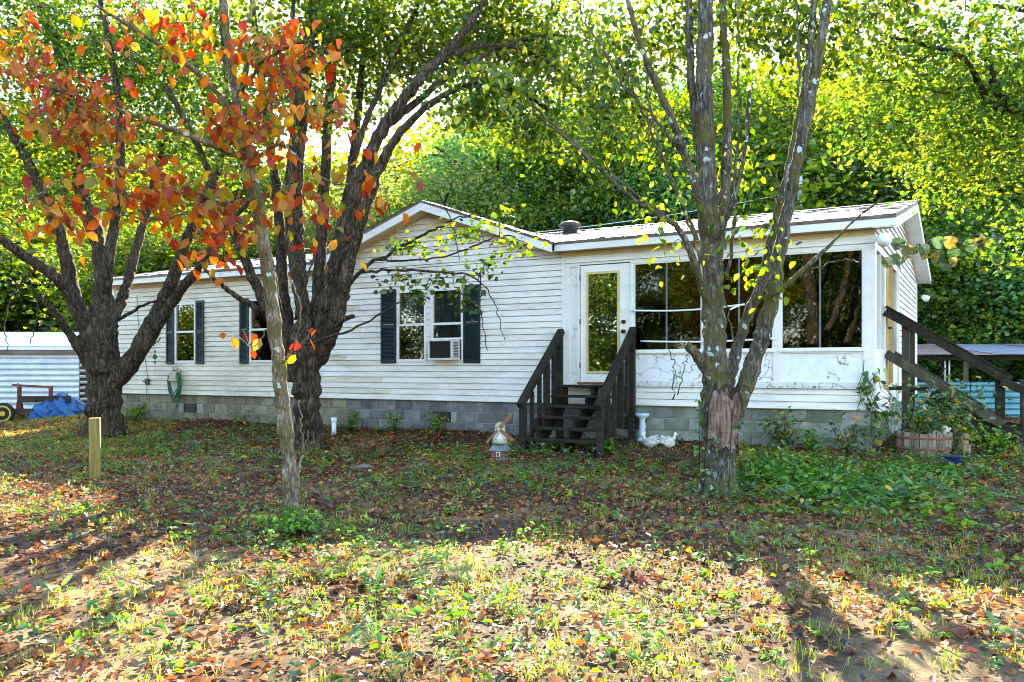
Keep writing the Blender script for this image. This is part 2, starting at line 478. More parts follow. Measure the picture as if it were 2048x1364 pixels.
# glass: partly mirror, partly see-through
def glass(name, refl=.35, tint=(.55, .58, .55)):
    m, nt, out = newmat(name)
    g = nt.nodes.new('ShaderNodeBsdfGlossy'); g.inputs['Roughness'].default_value = .015
    g.inputs[0].default_value = (.95, .97, 1, 1)
    t = nt.nodes.new('ShaderNodeBsdfTransparent'); t.inputs[0].default_value = (*tint, 1)
    lw = nt.nodes.new('ShaderNodeFresnel'); lw.inputs[0].default_value = 1.5
    f = math_n(nt, 'ADD', lw.outputs[0], refl, True)
    b = nt.nodes.new('ShaderNodeBump'); b.inputs['Strength'].default_value = .05; b.inputs['Distance'].default_value = .02
    nt.links.new(noise(nt, coords(nt), 1.4, 2, .5), b.inputs['Height'])
    nt.links.new(b.outputs[0], g.inputs['Normal'])
    mx = nt.nodes.new('ShaderNodeMixShader')
    nt.links.new(f, mx.inputs[0]); nt.links.new(t.outputs[0], mx.inputs[1]); nt.links.new(g.outputs[0], mx.inputs[2])
    nt.links.new(mx.outputs[0], out.inputs[0])
    M[name] = m

glass('glass', .08)
glass('glass_porch', .012, (.26, .27, .27))
glass('glass_door', .32, (.4, .42, .38))

# ------------------------------------------------------------------ mesh helpers
class MB:
    def __init__(s):
        s.v = []; s.f = []
    def add(s, vs_, fs):
        o = len(s.v)
        s.v += [tuple(p) for p in vs_]
        s.f += [tuple(i + o for i in f) for f in fs]
        return s
    def box(s, a, b):
        x0, y0, z0 = a; x1, y1, z1 = b
        return s.add([(x0, y0, z0), (x1, y0, z0), (x1, y1, z0), (x0, y1, z0), (x0, y0, z1), (x1, y0, z1), (x1, y1, z1), (x0, y1, z1)],
                     [(0, 3, 2, 1), (4, 5, 6, 7), (0, 1, 5, 4), (1, 2, 6, 5), (2, 3, 7, 6), (3, 0, 4, 7)])
    def beam(s, p, q, w, h, up=(0, 0, 1)):
        p = Vector(p); q = Vector(q)
        d = (q - p).normalized(); u = Vector(up)
        side = d.cross(u).normalized(); u = side.cross(d).normalized()
        vs_ = []
        for c in (p, q):
            for a, b in ((-1, -1), (1, -1), (1, 1), (-1, 1)):
                vs_.append(c + side * (a * w / 2) + u * (b * h / 2))
        return s.add(vs_, [(0, 1, 2, 3), (7, 6, 5, 4), (0, 4, 5, 1), (1, 5, 6, 2), (2, 6, 7, 3), (3, 7, 4, 0)])
    def tube(s, pts, rad, n=8, cap=True):
        pts = [Vector(p) for p in pts]
        if not hasattr(rad, '__len__'):
            rad = [rad] * len(pts)
        rings = []
        u = None
        for i, p in enumerate(pts):
            d = (pts[min(i + 1, len(pts) - 1)] - pts[max(i - 1, 0)]).normalized()
            if u is None:
                u = d.orthogonal().normalized()
            u = (u - d * u.dot(d)).normalized()
            w = d.cross(u)
            rings.append([p + (u * math.cos(2 * math.pi * k / n) + w * math.sin(2 * math.pi * k / n)) * rad[i] for k in range(n)])
        o = len(s.v)
        for r in rings:
            s.v += [tuple(p) for p in r]
        for i in range(len(rings) - 1):
            for k in range(n):
                s.f.append((o + i * n + k, o + i * n + (k + 1) % n, o + (i + 1) * n + (k + 1) % n, o + (i + 1) * n + k))
        if cap:
            s.f.append(tuple(o + k for k in range(n))[::-1])
            s.f.append(tuple(o + (len(rings) - 1) * n + k for k in range(n)))
        return s
    def lathe(s, prof, c=(0, 0, 0), n=20, sx=1, sy=1):
        o = len(s.v)
        for r, z in prof:
            for k in range(n):
                a = 2 * math.pi * k / n
                s.v.append((c[0] + r * math.cos(a) * sx, c[1] + r * math.sin(a) * sy, c[2] + z))
        for i in range(len(prof) - 1):
            for k in range(n):
                s.f.append((o + i * n + k, o + i * n + (k + 1) % n, o + (i + 1) * n + (k + 1) % n, o + (i + 1) * n + k))
        s.f.append(tuple(o + k for k in range(n))[::-1])
        s.f.append(tuple(o + (len(prof) - 1) * n + k for k in range(n)))
        return s
    def mesh(s, name):
        me = bpy.data.meshes.new(name)
        me.from_pydata(s.v, [], s.f)
        me.update()
        return me
    def build(s, name, mat, parent=None, smooth=False, bevel=0.0):
        return link(name, s.mesh(name), mat, parent, smooth, bevel)

def link(name, me, mat, parent=None, smooth=False, bevel=0.0):
    o = bpy.data.objects.new(name, me)
    col.objects.link(o)
    if not me.materials:
        me.materials.append(M[mat] if isinstance(mat, str) else mat)
    if smooth:
        me.polygons.foreach_set('use_smooth', [True] * len(me.polygons))
    if parent is not None:
        o.parent = parent
    if bevel:
        b = o.modifiers.new('bevel', 'BEVEL'); b.width = bevel; b.segments = 2; b.limit_method = 'ANGLE'
    return o

def thing(name, label, cat, loc=(0, 0, 0), rotz=0.0, group=None):
    o = bpy.data.objects.new(name, None)
    col.objects.link(o)
    o.location = loc
    o.rotation_euler = (0, 0, rotz)
    o.empty_display_size = .2
    return tag(o, label, cat, group)

def tag(o, label=None, cat=None, group=None, kind=None):
    if label: o['label'] = label
    if cat: o['category'] = cat
    if group: o['group'] = group
    if kind: o['kind'] = kind
    return o

def fast_mesh(name, V, Q, rnd=None):
    """V (n,3); Q (m,k) polygons of k corners"""
    me = bpy.data.meshes.new(name)
    m_, k = Q.shape
    me.vertices.add(len(V)); me.vertices.foreach_set('co', np.ascontiguousarray(V, np.float32).ravel())
    me.loops.add(m_ * k); me.loops.foreach_set('vertex_index', np.ascontiguousarray(Q, np.int32).ravel())
    me.polygons.add(m_)
    me.polygons.foreach_set('loop_start', np.arange(0, m_ * k, k, dtype=np.int32))
    me.polygons.foreach_set('loop_total', np.full(m_, k, np.int32))
    if rnd is not None:
        a = me.attributes.new('rnd', 'FLOAT', 'FACE')
        a.data.foreach_set('value', np.ascontiguousarray(rnd, np.float32))
    me.update(calc_edges=True)
    return me

LEAF_V = np.array([(0, 0, 0), (-.30, .30, .09), (-.27, .68, .06), (0, 1, -.10), (.27, .68, .06), (.30, .30, .09)], float)
LEAF_Q = np.array([(0, 3, 2, 1), (0, 5, 4, 3)])
HEART_V = np.array([(0, 0, 0), (-.42, .16, .08), (-.40, .58, .05), (0, 1, -.10), (.40, .58, .05), (.42, .16, .08)], float)
SLIM_V = np.array([(0, 0, 0), (-.17, .32, .05), (-.15, .68, .03), (0, 1, -.12), (.15, .68, .03), (.17, .32, .05)], float)
CURL_V = np.array([(0, 0, 0), (-.34, .30, .22), (-.26, .72, .17), (0, 1, .16), (.26, .72, .10), (.32, .30, .26)], float)

def norm(a):
    return a / np.maximum(np.linalg.norm(a, axis=-1, keepdims=True), 1e-9)

def leaf_arrays(P, size, r, droop=.5, tilt=.7, tpl=LEAF_V, spread=.5):
    n = len(P)
    az = r.random(n) * 2 * math.pi
    a = np.stack([np.cos(az), np.sin(az), -droop + spread * r.standard_normal(n)], 1)
    a = norm(a)
    up = np.array([0, 0, 1.0]) + tilt * r.standard_normal((n, 3))
    nn = norm(up - (up * a).sum(1, keepdims=True) * a)
    s = np.cross(a, nn)
    size = np.broadcast_to(np.asarray(size, float), (n,))[:, None, None]
    bend = (0.4 + 1.2 * r.random(n))[:, None, None]
    V = P[:, None, :] + size * (tpl[None, :, 0:1] * s[:, None, :] + tpl[None, :, 1:2] * a[:, None, :] + bend * tpl[None, :, 2:3] * nn[:, None, :])
    Q = (LEAF_Q[None] + 6 * np.arange(n)[:, None, None]).reshape(-1, 4)
    return V.reshape(-1, 3), Q

def leaf_object(name, P, size, rnd, mat, parent, base, r=rng, kind=None, **kw):
    P = np.asarray(P, float) - np.asarray(base, float)
    V, Q = leaf_arrays(P, size, r, **kw)
    me = fast_mesh(name, V, Q, np.repeat(rnd, 2))
    o = link(name, me, mat, parent)
    if kind: o['kind'] = kind
    return o

def tubes(P, R, sides=4):
    """P (T,n,3) polylines, R (T,n) radii -> V,Q"""
    T, n, _ = P.shape
    d = np.empty_like(P)
    d[:, 1:-1] = P[:, 2:] - P[:, :-2]; d[:, 0] = P[:, 1] - P[:, 0]; d[:, -1] = P[:, -1] - P[:, -2]
    d = norm(d)
    ref = np.where(np.abs(d[..., 2:3]) > .9, np.array([1.0, 0, 0]), np.array([0, 0, 1.0]))
    u = norm(np.cross(d, ref)); w = np.cross(d, u)
    ang = 2 * math.pi * np.arange(sides) / sides
    V = P[:, :, None, :] + R[:, :, None, None] * (np.cos(ang)[None, None, :, None] * u[:, :, None, :] + np.sin(ang)[None, None, :, None] * w[:, :, None, :])
    idx = np.arange(T * n * sides).reshape(T, n, sides)
    a = idx[:, :-1, :]; b = np.roll(idx, -1, 2)[:, :-1, :]; c = np.roll(idx, -1, 2)[:, 1:, :]; e = idx[:, 1:, :]
    Q = np.stack([a, b, c, e], -1).reshape(-1, 4)
    return V.reshape(-1, 3), Q

def smooth_path(pts, sub=6):
    """Catmull-Rom through (x,y,z,r) rows"""
    p = np.asarray(pts, float)
    p = np.vstack([2 * p[0] - p[1], p, 2 * p[-1] - p[-2]])
    out_ = []
    for i in range(1, len(p) - 2):
        for t in np.linspace(0, 1, sub, endpoint=False):
            out_.append(.5 * ((2 * p[i]) + (-p[i - 1] + p[i + 1]) * t + (2 * p[i - 1] - 5 * p[i] + 4 * p[i + 1] - p[i + 2]) * t * t
                              + (-p[i - 1] + 3 * p[i] - 3 * p[i + 1] + p[i + 2]) * t ** 3))
    out_.append(p[-2])
    return np.array(out_)

WSC = [1.0]
def limb(Y0, pts):
    """pts: (px, py, width px, depth offset) -> (x,y,z,r)"""
    rows = []
    for px, py, w, dy in pts:
        Y = Y0 + dy
        p = at(px, py, Y)
        rows.append((p.x, p.y, p.z, max(w * .5 * WSC[0] * Y / F, .006)))
    return rows

def grow(nodes, centres, r, r0=.011, r1=.003, npts=6, wob=.10, down=.6):
    """twigs from the nearest limb node to each centre; returns (T,npts,3), radii"""
    nodes = np.asarray(nodes, float)
    cent = np.asarray(centres, float)
    d0 = np.array([np.min(np.linalg.norm(nodes - c, axis=1)) for c in cent])
    order = np.argsort(d0)
    cap = len(nodes) + len(cent) * npts
    buf = np.empty((cap, 3)); buf[:len(nodes)] = nodes
    k = len(nodes)
    Ps, Rs = [], []
    for i in order:
        c = cent[i]
        v = buf[:k] - c
        cost = np.linalg.norm(v, axis=1) + down * np.maximum(v[:, 2], 0)
        a = buf[int(np.argmin(cost))]
        L = np.linalg.norm(c - a)
        t = np.linspace(0, 1, npts)[:, None]
        mid = (a + c) / 2 + np.array([0, 0, .18 * L]) + r.standard_normal(3) * wob * L
        p = (1 - t) ** 2 * a + 2 * t * (1 - t) * mid + t * t * c
        p[1:-1] += r.standard_normal((npts - 2, 3)) * .025 * L
        k0 = r0 * (0.5 + min(L, 2.5) * .55)
        Ps.append(p); Rs.append(np.linspace(k0, r1, npts))
        buf[k:k + npts - 2] = p[2:]
        k += npts - 2
    return np.array(Ps), np.array(Rs)

def ellipsoid_pts(e, n, r, hollow=.0):
    """e = (px, py, Y, rx px, ry px, rY m)"""
    px, py, Y, rx, ry, rY = e
    q = norm(r.standard_normal((n, 3))) * (hollow + (1 - hollow) * r.random((n, 1)) ** .45)
    YY = Y + q[:, 1] * rY
    X = (px - 1024 + q[:, 0] * rx) * Y / F
    Z = HC + (HORIZON - py - q[:, 2] * -ry) * Y / F
    return np.stack([X, YY, Z], 1)

def trunk_mesh(name, limbs, base, mat, parent, voxel=.022, seed=0, ridges=.05, sub=7, sides=12):
    """all thick limbs of one tree grown together into a single skin"""
    r = np.random.default_rng(seed)
    mb = MB()
    nodes = []
    for rows in limbs:
        s = smooth_path(rows, sub)
        s[1:, :3] += r.standard_normal((len(s) - 1, 3)) * (s[1:, 3:4] * .10)
        s[:, 3] *= 1 + ridges * r.standard_normal(len(s))
        s[:, 3] = np.maximum(s[:, 3], voxel * .62)
        mb.tube([tuple(q[:3] - np.array(base)) for q in s], list(s[:, 3]), sides)
        nodes.append(s[:, :3])
    o = mb.build(name, mat, parent, True)
    rm = o.modifiers.new('skin', 'REMESH'); rm.mode = 'VOXEL'; rm.voxel_size = voxel; rm.use_smooth_shade = True
    sm = o.modifiers.new('smooth', 'SMOOTH'); sm.factor = .5; sm.iterations = 2
    for k_, (ns, st) in enumerate(((.25, .020), (.05, .013))):
        tx = bpy.data.textures.get('lumps%d' % k_) or bpy.data.textures.new('lumps%d' % k_, 'CLOUDS')
        tx.noise_scale = ns; tx.noise_depth = 3
        dm = o.modifiers.new('lumps', 'DISPLACE'); dm.texture = tx; dm.strength = st * min(1.0, voxel / .02); dm.mid_level = .5; dm.texture_coords = 'LOCAL'
    return o, nodes

# ------------------------------------------------------------------ ground
def ground():
    xs = np.concatenate([np.linspace(-300, -40, 14), np.linspace(-36, -14, 24), np.arange(-13, 13.01, .125), np.linspace(14, 36, 24), np.linspace(40, 300, 14)])
    ys = np.concatenate([np.linspace(-120, -4, 20), np.arange(-3, 19.01, .125), np.linspace(20, 60, 41), np.linspace(66, 700, 20)])
    X, Y = np.meshgrid(xs, ys)
    Z = zg(X, Y)
    nx, ny = len(xs), len(ys)
    idx = np.arange(nx * ny).reshape(ny, nx)
    Q = np.stack([idx[:-1, :-1], idx[:-1, 1:], idx[1:, 1:], idx[1:, :-1]], -1).reshape(-1, 4)
    me = fast_mesh('ground', np.stack([X, Y, Z], -1).reshape(-1, 3), Q)
    o = link('ground', me, 'dirt', None, True)
    tag(o, 'bare brown dirt yard scattered with fallen leaves and weeds', kind='structure')
    return o

GROUND = ground()

# ------------------------------------------------------------------ the house
Z_SB = .93            # bottom of the siding
PITCH = .11
Z_SOF = 3.54          # soffit
Z_EAVE = 3.69         # roof edge
Z_RIDGE = 4.64
W_HOUSE = 8.4
XL = -17.2
OH = .30
FLOOR = 1.30
house = thing('house', 'white vinyl sided single storey house with screened porch and front gable', 'house', (CX, CYH, 0), HROT)

XG = hx(849, -.3)                    # gable apex
GS = .36                             # gable slope
Z_APEX = 4.66
GHALF = (Z_APEX - Z_EAVE) / GS

X_BAY = hx(1130)                      # left edge of the porch front
win_spec = [  # (x0, x1) of window openings on the long wall
    (hx(351), hx(393)), (hx(500), hx(550)), (hx(795), hx(928))]
ZW0, ZW1 = Z_SB + 7 * PITCH, Z_SB + 19 * PITCH

def slab(name, parent, mat, xs, zs, holes, y0, y1, axis='x'):
    """wall sheet with rectangular openings, one connected solid"""
    bm = bmesh.new()
    grid = {}
    def vert(i, k, y):
        key = (i, k, y)
        if key not in grid:
            a, z = xs[i], zs[k]
            grid[key] = bm.verts.new((a, y, z) if axis == 'x' else (y, a, z))
        return grid[key]
    def hole(i, k):
        if i < 0 or k < 0 or i >= len(xs) - 1 or k >= len(zs) - 1:
            return True
        cx_, cz = (xs[i] + xs[i + 1]) / 2, (zs[k] + zs[k + 1]) / 2
        return any(a0 < cx_ < a1 and b0 < cz < b1 for a0, a1, b0, b1 in holes)
    for i in range(len(xs) - 1):
        for k in range(len(zs) - 1):
            if hole(i, k):
                continue
            bm.faces.new([vert(i, k, y0), vert(i + 1, k, y0), vert(i + 1, k + 1, y0), vert(i, k + 1, y0)])
            bm.faces.new([vert(i, k, y1), vert(i, k + 1, y1), vert(i + 1, k + 1, y1), vert(i + 1, k, y1)])
            for di, dk, (p, q) in ((-1, 0, ((i, k), (i, k + 1))), (1, 0, ((i + 1, k), (i + 1, k + 1))), (0, -1, ((i, k), (i + 1, k))), (0, 1, ((i, k + 1), (i + 1, k + 1)))):
                if hole(i + di, k + dk):
                    bm.faces.new([vert(*p, y0), vert(*q, y0), vert(*q, y1), vert(*p, y1)])
    bmesh.ops.recalc_face_normals(bm, faces=bm.faces)
    me = bpy.data.meshes.new(name)
    bm.to_mesh(me); bm.free()
    return link(name, me, mat, parent)

def grid_lines(a, b, holes, i):
    return sorted({a, b} | {h[i] for h in holes if a < h[i] < b} | {h[i + 1] for h in holes if a < h[i + 1] < b})

holes = [(a, b, ZW0, ZW1) for a, b in win_spec]
wall = slab('wall', house, 'siding', grid_lines(XL, X_BAY, holes, 0), grid_lines(Z_SB + .01, Z_SOF + .1, holes, 2), holes, .02, .14)

def plank(x0, x1, z0, z1, mat, parent, y=0.0, x0t=None, x1t=None, axis='x', flip=1):
    """one lapped siding board: bottom edge proud of the wall, top tucked in"""
    x0t = x0 if x0t is None else x0t
    x1t = x1 if x1t is None else x1t
    pr = .024 * flip; top = .004 * flip; back = -.019 * flip
    prof = [(z0 + .009, pr), (z0 + .017, pr), (z1 - .001, top), (z1 - .001, back), (z0 + .009, back)]
    mb = MB()
    vs_ = []
    for (xa, xb) in (((x0, x0t)), ((x1, x1t))):
        for z, d in prof:
            t = (z - z0) / (z1 - z0)
            xx = xa + (xb - xa) * t
            yy = y - d
            vs_.append((xx, yy, z) if axis == 'x' else (yy, xx, z))
    n = 5
    fs = [tuple(range(n)), tuple(range(2 * n - 1, n - 1, -1))] + [(i, n + i, n + (i + 1) % n, (i + 1) % n) for i in range(n)]
    mb.add(vs_, fs)
    return mb.build('plank', mat, parent)

def courses(x0, x1, z0, ztop, holes, parent, mats, axis='x', y=0.0, flip=1, clip=None, joints=True):
    k = 0
    z = z0
    while z < ztop - .02:
        z1 = min(z + PITCH, ztop)
        iv = [(x0, x1)]
        for a, b, c, d in holes:
            if c - .02 < (z + z1) / 2 < d + .02:
                iv = [q for p in iv for q in (((p[0], min(p[1], a)), (max(p[0], b), p[1])) if p[0] < b and p[1] > a else (p,)) if q[1] - q[0] > .02]
        for a, b in iv:
            cuts = [a]
            if joints:
                j = a + (random.random() * 2.6 + .8)
                while j < b - .6:
                    cuts.append(j); j += 3.66
            cuts.append(b)
            for p, q in zip(cuts[:-1], cuts[1:]):
                mid = (p + q) / 2
                mat = mats(mid, z)
                if clip:
                    l0, r0 = clip(z); l1, r1 = clip(z1)
                    pa, pb = max(p, l0), min(q, r0); ta, tb = max(p, l1), min(q, r1)
                    if pb - pa < .03: continue
                    if tb <= ta: ta = tb = (ta + tb) / 2
                    plank(pa, pb - (.002 if q < b else 0), z, z1, mat, parent, y, ta, tb, axis, flip)
                else:
                    plank(p, q - (.002 if q < b else 0), z, z1, mat, parent, y, axis=axis, flip=flip)
        z = z1
        k += 1

front_mat = lambda x, z: 'siding_dirty_warmlit' if x < -10.2 else 'siding'
trim_holes = [(a - .05, b + .05, ZW0 - .02, ZW1 + .02) for a, b in win_spec]
courses(XL, X_BAY, Z_SB, Z_SOF - .03, trim_holes, wall, front_mat)
# front gable: triangle above the eave line
gable = MB().add([(XG - GHALF + .2, .02, Z_SOF), (XG + GHALF - .2, .02, Z_SOF), (XG, .02, Z_APEX - .10), (XG - GHALF + .2, .12, Z_SOF), (XG + GHALF - .2, .12, Z_SOF), (XG, .12, Z_APEX - .10)],
                 [(0, 1, 2), (5, 4, 3), (0, 3, 4, 1), (1, 4, 5, 2), (2, 5, 3, 0)]).build('gable_wall', 'siding', house)
gclip = lambda z: (XG - (Z_APEX - .13 - z) / GS, XG + (Z_APEX - .13 - z) / GS)
courses(XG - GHALF, XG + GHALF, Z_SOF - .03, Z_APEX - .16, [], gable, lambda x, z: 'siding', clip=gclip, joints=False)
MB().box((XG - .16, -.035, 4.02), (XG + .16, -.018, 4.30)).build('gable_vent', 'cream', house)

# corner board at the left end, back and left walls
MB().box((XL - .03, -.03, Z_SB), (XL + .07, .05, Z_SOF)).build('corner_board', 'fascia', house)
MB().box((XL, W_HOUSE - .12, Z_SB), (0, W_HOUSE, Z_SOF + .1)).build('back_wall', 'siding', house)
MB().box((XL, .141, Z_SB), (XL + .12, W_HOUSE - .121, Z_SOF + .1)).build('end_wall', 'siding_dirty_warmlit', house)
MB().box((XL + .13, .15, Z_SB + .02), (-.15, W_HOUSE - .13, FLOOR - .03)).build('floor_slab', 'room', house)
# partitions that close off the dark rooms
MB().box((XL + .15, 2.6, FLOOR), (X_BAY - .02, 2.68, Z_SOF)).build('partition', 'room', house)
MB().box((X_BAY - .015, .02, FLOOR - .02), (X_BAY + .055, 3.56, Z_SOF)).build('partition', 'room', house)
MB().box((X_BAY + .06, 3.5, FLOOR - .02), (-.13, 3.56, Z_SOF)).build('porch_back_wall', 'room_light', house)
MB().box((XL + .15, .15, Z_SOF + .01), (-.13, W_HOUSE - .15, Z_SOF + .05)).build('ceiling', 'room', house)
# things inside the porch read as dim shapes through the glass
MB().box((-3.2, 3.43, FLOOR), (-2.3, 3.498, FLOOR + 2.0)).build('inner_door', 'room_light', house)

# right end wall (x = 0 plane), siding with the gable on top
GZ = lambda v_: Z_EAVE - .06 + (Z_RIDGE - Z_EAVE) / (4.2 + OH) * (OH + (v_ if v_ < 4.2 else 8.4 - v_))
endw = MB().box((-.13, 3.62, Z_SB), (-.02, W_HOUSE, Z_SOF)).build('end_wall', 'siding', house)
egab = MB().add([(-.02, 0, Z_SOF - .02), (-.02, W_HOUSE, Z_SOF - .02), (-.02, 4.2, GZ(4.2) - .02), (-.12, 0, Z_SOF - .02), (-.12, W_HOUSE, Z_SOF - .02), (-.12, 4.2, GZ(4.2) - .02)],
                [(0, 1, 2), (5, 4, 3), (0, 3, 4, 1), (1, 4, 5, 2), (2, 5, 3, 0)]).build('end_gable_wall', 'siding', house)
courses(3.62, W_HOUSE, Z_SB, Z_SOF - .03, [], endw, lambda x, z: 'siding', axis='y', y=0.0, flip=-1)
slope = (Z_RIDGE - Z_EAVE) / (4.2 + OH)
eclip = lambda z: (max(0, (z - Z_EAVE + .07) / slope - OH), W_HOUSE - max(0, (z - Z_EAVE + .07) / slope - OH))
courses(0, W_HOUSE, Z_SOF - .14, GZ(4.2) - .04, [], egab, lambda x, z: 'siding', axis='y', flip=-1, clip=eclip, joints=False)
MB().box((-.05, W_HOUSE - .06, Z_SB), (.03, W_HOUSE + .03, Z_SOF)).build('corner_board', 'fascia', house)
MB().box((-.03, 3.56, Z_SB), (.03, 3.66, Z_SOF - .1)).build('corner_board', 'fascia', house)

# ---- foundation of concrete blocks
found = MB().box((XL + .06, .072, .0), (-.072, .16, Z_SB + .012)).build('foundation', 'mortar', house)
found_side = MB().box((-.16, .161, .0), (-.072, W_HOUSE - .06, Z_SB + .01)).build('foundation', 'mortar', house)
_bm = {}
def block_mesh(w, h):
    key = (round(w, 3), round(h, 3))
    if key not in _bm:
        b = bmesh.new()
        bmesh.ops.create_cube(b, size=1)
        bmesh.ops.scale(b, vec=(w, .06, h), verts=b.verts)
        bmesh.ops.bevel(b, geom=b.edges[:], offset=.006, segments=1, affect='EDGES')
        me = bpy.data.meshes.new('block'); b.to_mesh(me); b.free()
        _bm[key] = me
    return _bm[key]
vents_x = [hx(880), hx(376), hx(1252)]
def block_row(a0, a1, z, h, off, parent, side=False, skip=()):
    x = a0 - off
    while x < a1 - .03:
        p, q = max(x, a0), min(x + .388, a1)
        x += .405
        if q - p < .04: continue
        if any(abs((p + q) / 2 - s) < .22 for s in skip): continue
        me = block_mesh(q - p, h)
        o = bpy.data.objects.new('block', me)
        col.objects.link(o); o.parent = parent
        c = (p + q) / 2
        j = random.uniform(-.004, .004)
        if side:
            o.location = (-.082 - j, c, z + h / 2); o.rotation_euler = (0, 0, math.pi / 2)
        else:
            o.location = (c, .082 + j, z + h / 2)
        mat = 'block_tan' if (c < -9.8 and not side) else ('block_moss' if (c > -3.6 or side) else 'block')
        if len(o.material_slots) == 0:
            me.materials.append(M['block'])
        o.material_slots[0].link = 'OBJECT'
        o.material_slots[0].material = M[mat]
for k in range(5):
    zt = Z_SB - .008 - k * .196
    zb = zt - .181
    if zt < .1: break
    block_row(XL + .06, -.075 if k else -.45, zb, .181, .2 * (k % 2), found, skip=vents_x if k == 1 else ())
    block_row(.12, W_HOUSE - .06, zb, .181, .2 * ((k + 1) % 2), found_side, True)
for vx in vents_x:
    z0 = Z_SB - .008 - .196 - .188
    fr = MB()
    fr.box((vx - .2, .04, z0), (vx + .2, .075, z0 + .025)).box((vx - .2, .04, z0 + .165), (vx + .2, .075, z0 + .19))
    fr.box((vx - .2, .04, z0 + .0255), (vx - .175, .075, z0 + .1645)).box((vx + .175, .04, z0 + .0255), (vx + .2, .075, z0 + .1645))
    f = fr.build('foundation_vent', 'black', house)
    s = MB()
    for i in range(5):
        s.box((vx - .174, .05, z0 + .03 + i * .028), (vx + .174, .06, z0 + .044 + i * .028))
    s.box((vx - .174, .066, z0 + .026), (vx + .174, .074, z0 + .164))
    s.build('louvre', 'vent_metal', f)

# ---- roof
def roof_slab(mb, xa, xb, y0, y1, z0, z1):
    mb.add([(xa, y0, z0 - .04), (xb, y0, z0 - .04), (xb, y1, z1 - .04), (xa, y1, z1 - .04),
            (xa, y0, z0), (xb, y0, z0), (xb, y1, z1), (xa, y1, z1)],
           [(0, 3, 2, 1), (4, 5, 6, 7), (0, 1, 5, 4), (1, 2, 6, 5), (2, 3, 7, 6), (3, 0, 4, 7)])
RSL = (Z_RIDGE - Z_EAVE) / (4.2 + OH)
def zroof(y): return Z_EAVE + RSL * (y + OH)
GA, GB = XG - GHALF + .02, XG + GHALF - .02
roof = MB()
roof_slab(roof, XL - OH, GA, -OH, .25, zroof(-OH), zroof(.25))
roof_slab(roof, GB, OH, -OH, .25, zroof(-OH), zroof(.25))
roof_slab(roof, XL - OH, OH, .25, 4.2, zroof(.25), Z_RIDGE)
roof_slab(roof, XL - OH, OH, W_HOUSE + OH, 4.2, Z_EAVE, Z_RIDGE)
roof = roof.build('roof', 'drip_edge', house)

def shingle_row(p0, p1, upv, nrm, width, parent, ragged=.05, step=.3):
    p0 = Vector(p0); p1 = Vector(p1); upv = Vector(upv).normalized(); nrm = Vector(nrm).normalized()
    L = (p1 - p0).length; d = (p1 - p0).normalized()
    vs_, fs = [], []
    x = 0.0
    while x < L - .02:
        w = min(step * random.uniform(.6, 1.3), L - x)
        lo = random.uniform(-.02, ragged)
        lift = random.choice([.006, .007, .008, .012, .02]) * random.uniform(.6, 1.2)
        miss = random.random() < .02
        if not miss:
            o = len(vs_)
            for xx in (x + .003, x + w - .003):
                l2 = lift * random.uniform(.6, 1.3)
                b = p0 + d * xx + upv * (lo + random.uniform(-.012, .012))
                vs_ += [b + nrm * l2, b + nrm * (l2 - .006), b + upv * (width * .4) + nrm * .008, p0 + d * xx + upv * width + nrm * .004]
            fs += [(o, o + 4, o + 6, o + 2), (o + 2, o + 6, o + 7, o + 3), (o + 1, o + 5, o + 4, o), (o + 1, o + 2, o + 6, o + 5)]
        x += w
    return tag(MB().add(vs_, fs).build('shingle_row', 'shingle', parent), kind='stuff')

fn = Vector((0, -slope, 1)).normalized(); fu = Vector((0, 1, slope)).normalized()
SL = math.hypot(4.2 + OH, Z_RIDGE - Z_EAVE)
for k in range(22):
    s = k * .205
    b = Vector((0, -OH - .02, Z_EAVE - .004)) + fu * s + fn * .003
    if b.y < .3:
        shingle_row((XL - OH, b.y, b.z), (GA, b.y, b.z), fu, fn, .24, roof)
        shingle_row((GB, b.y, b.z), (OH, b.y, b.z), fu, fn, .24, roof)
    else:
        shingle_row((XL - OH, b.y, b.z), (OH, b.y, b.z), fu, fn, .24, roof)
MB().add([(XL - OH, 4.05, Z_RIDGE + .0), (OH, 4.05, Z_RIDGE + .0), (XL - OH, 4.2, Z_RIDGE + .035), (OH, 4.2, Z_RIDGE + .035), (XL - OH, 4.35, Z_RIDGE), (OH, 4.35, Z_RIDGE)],
         [(0, 1, 3, 2), (2, 3, 5, 4)]).build('ridge_cap', 'shingle', roof)
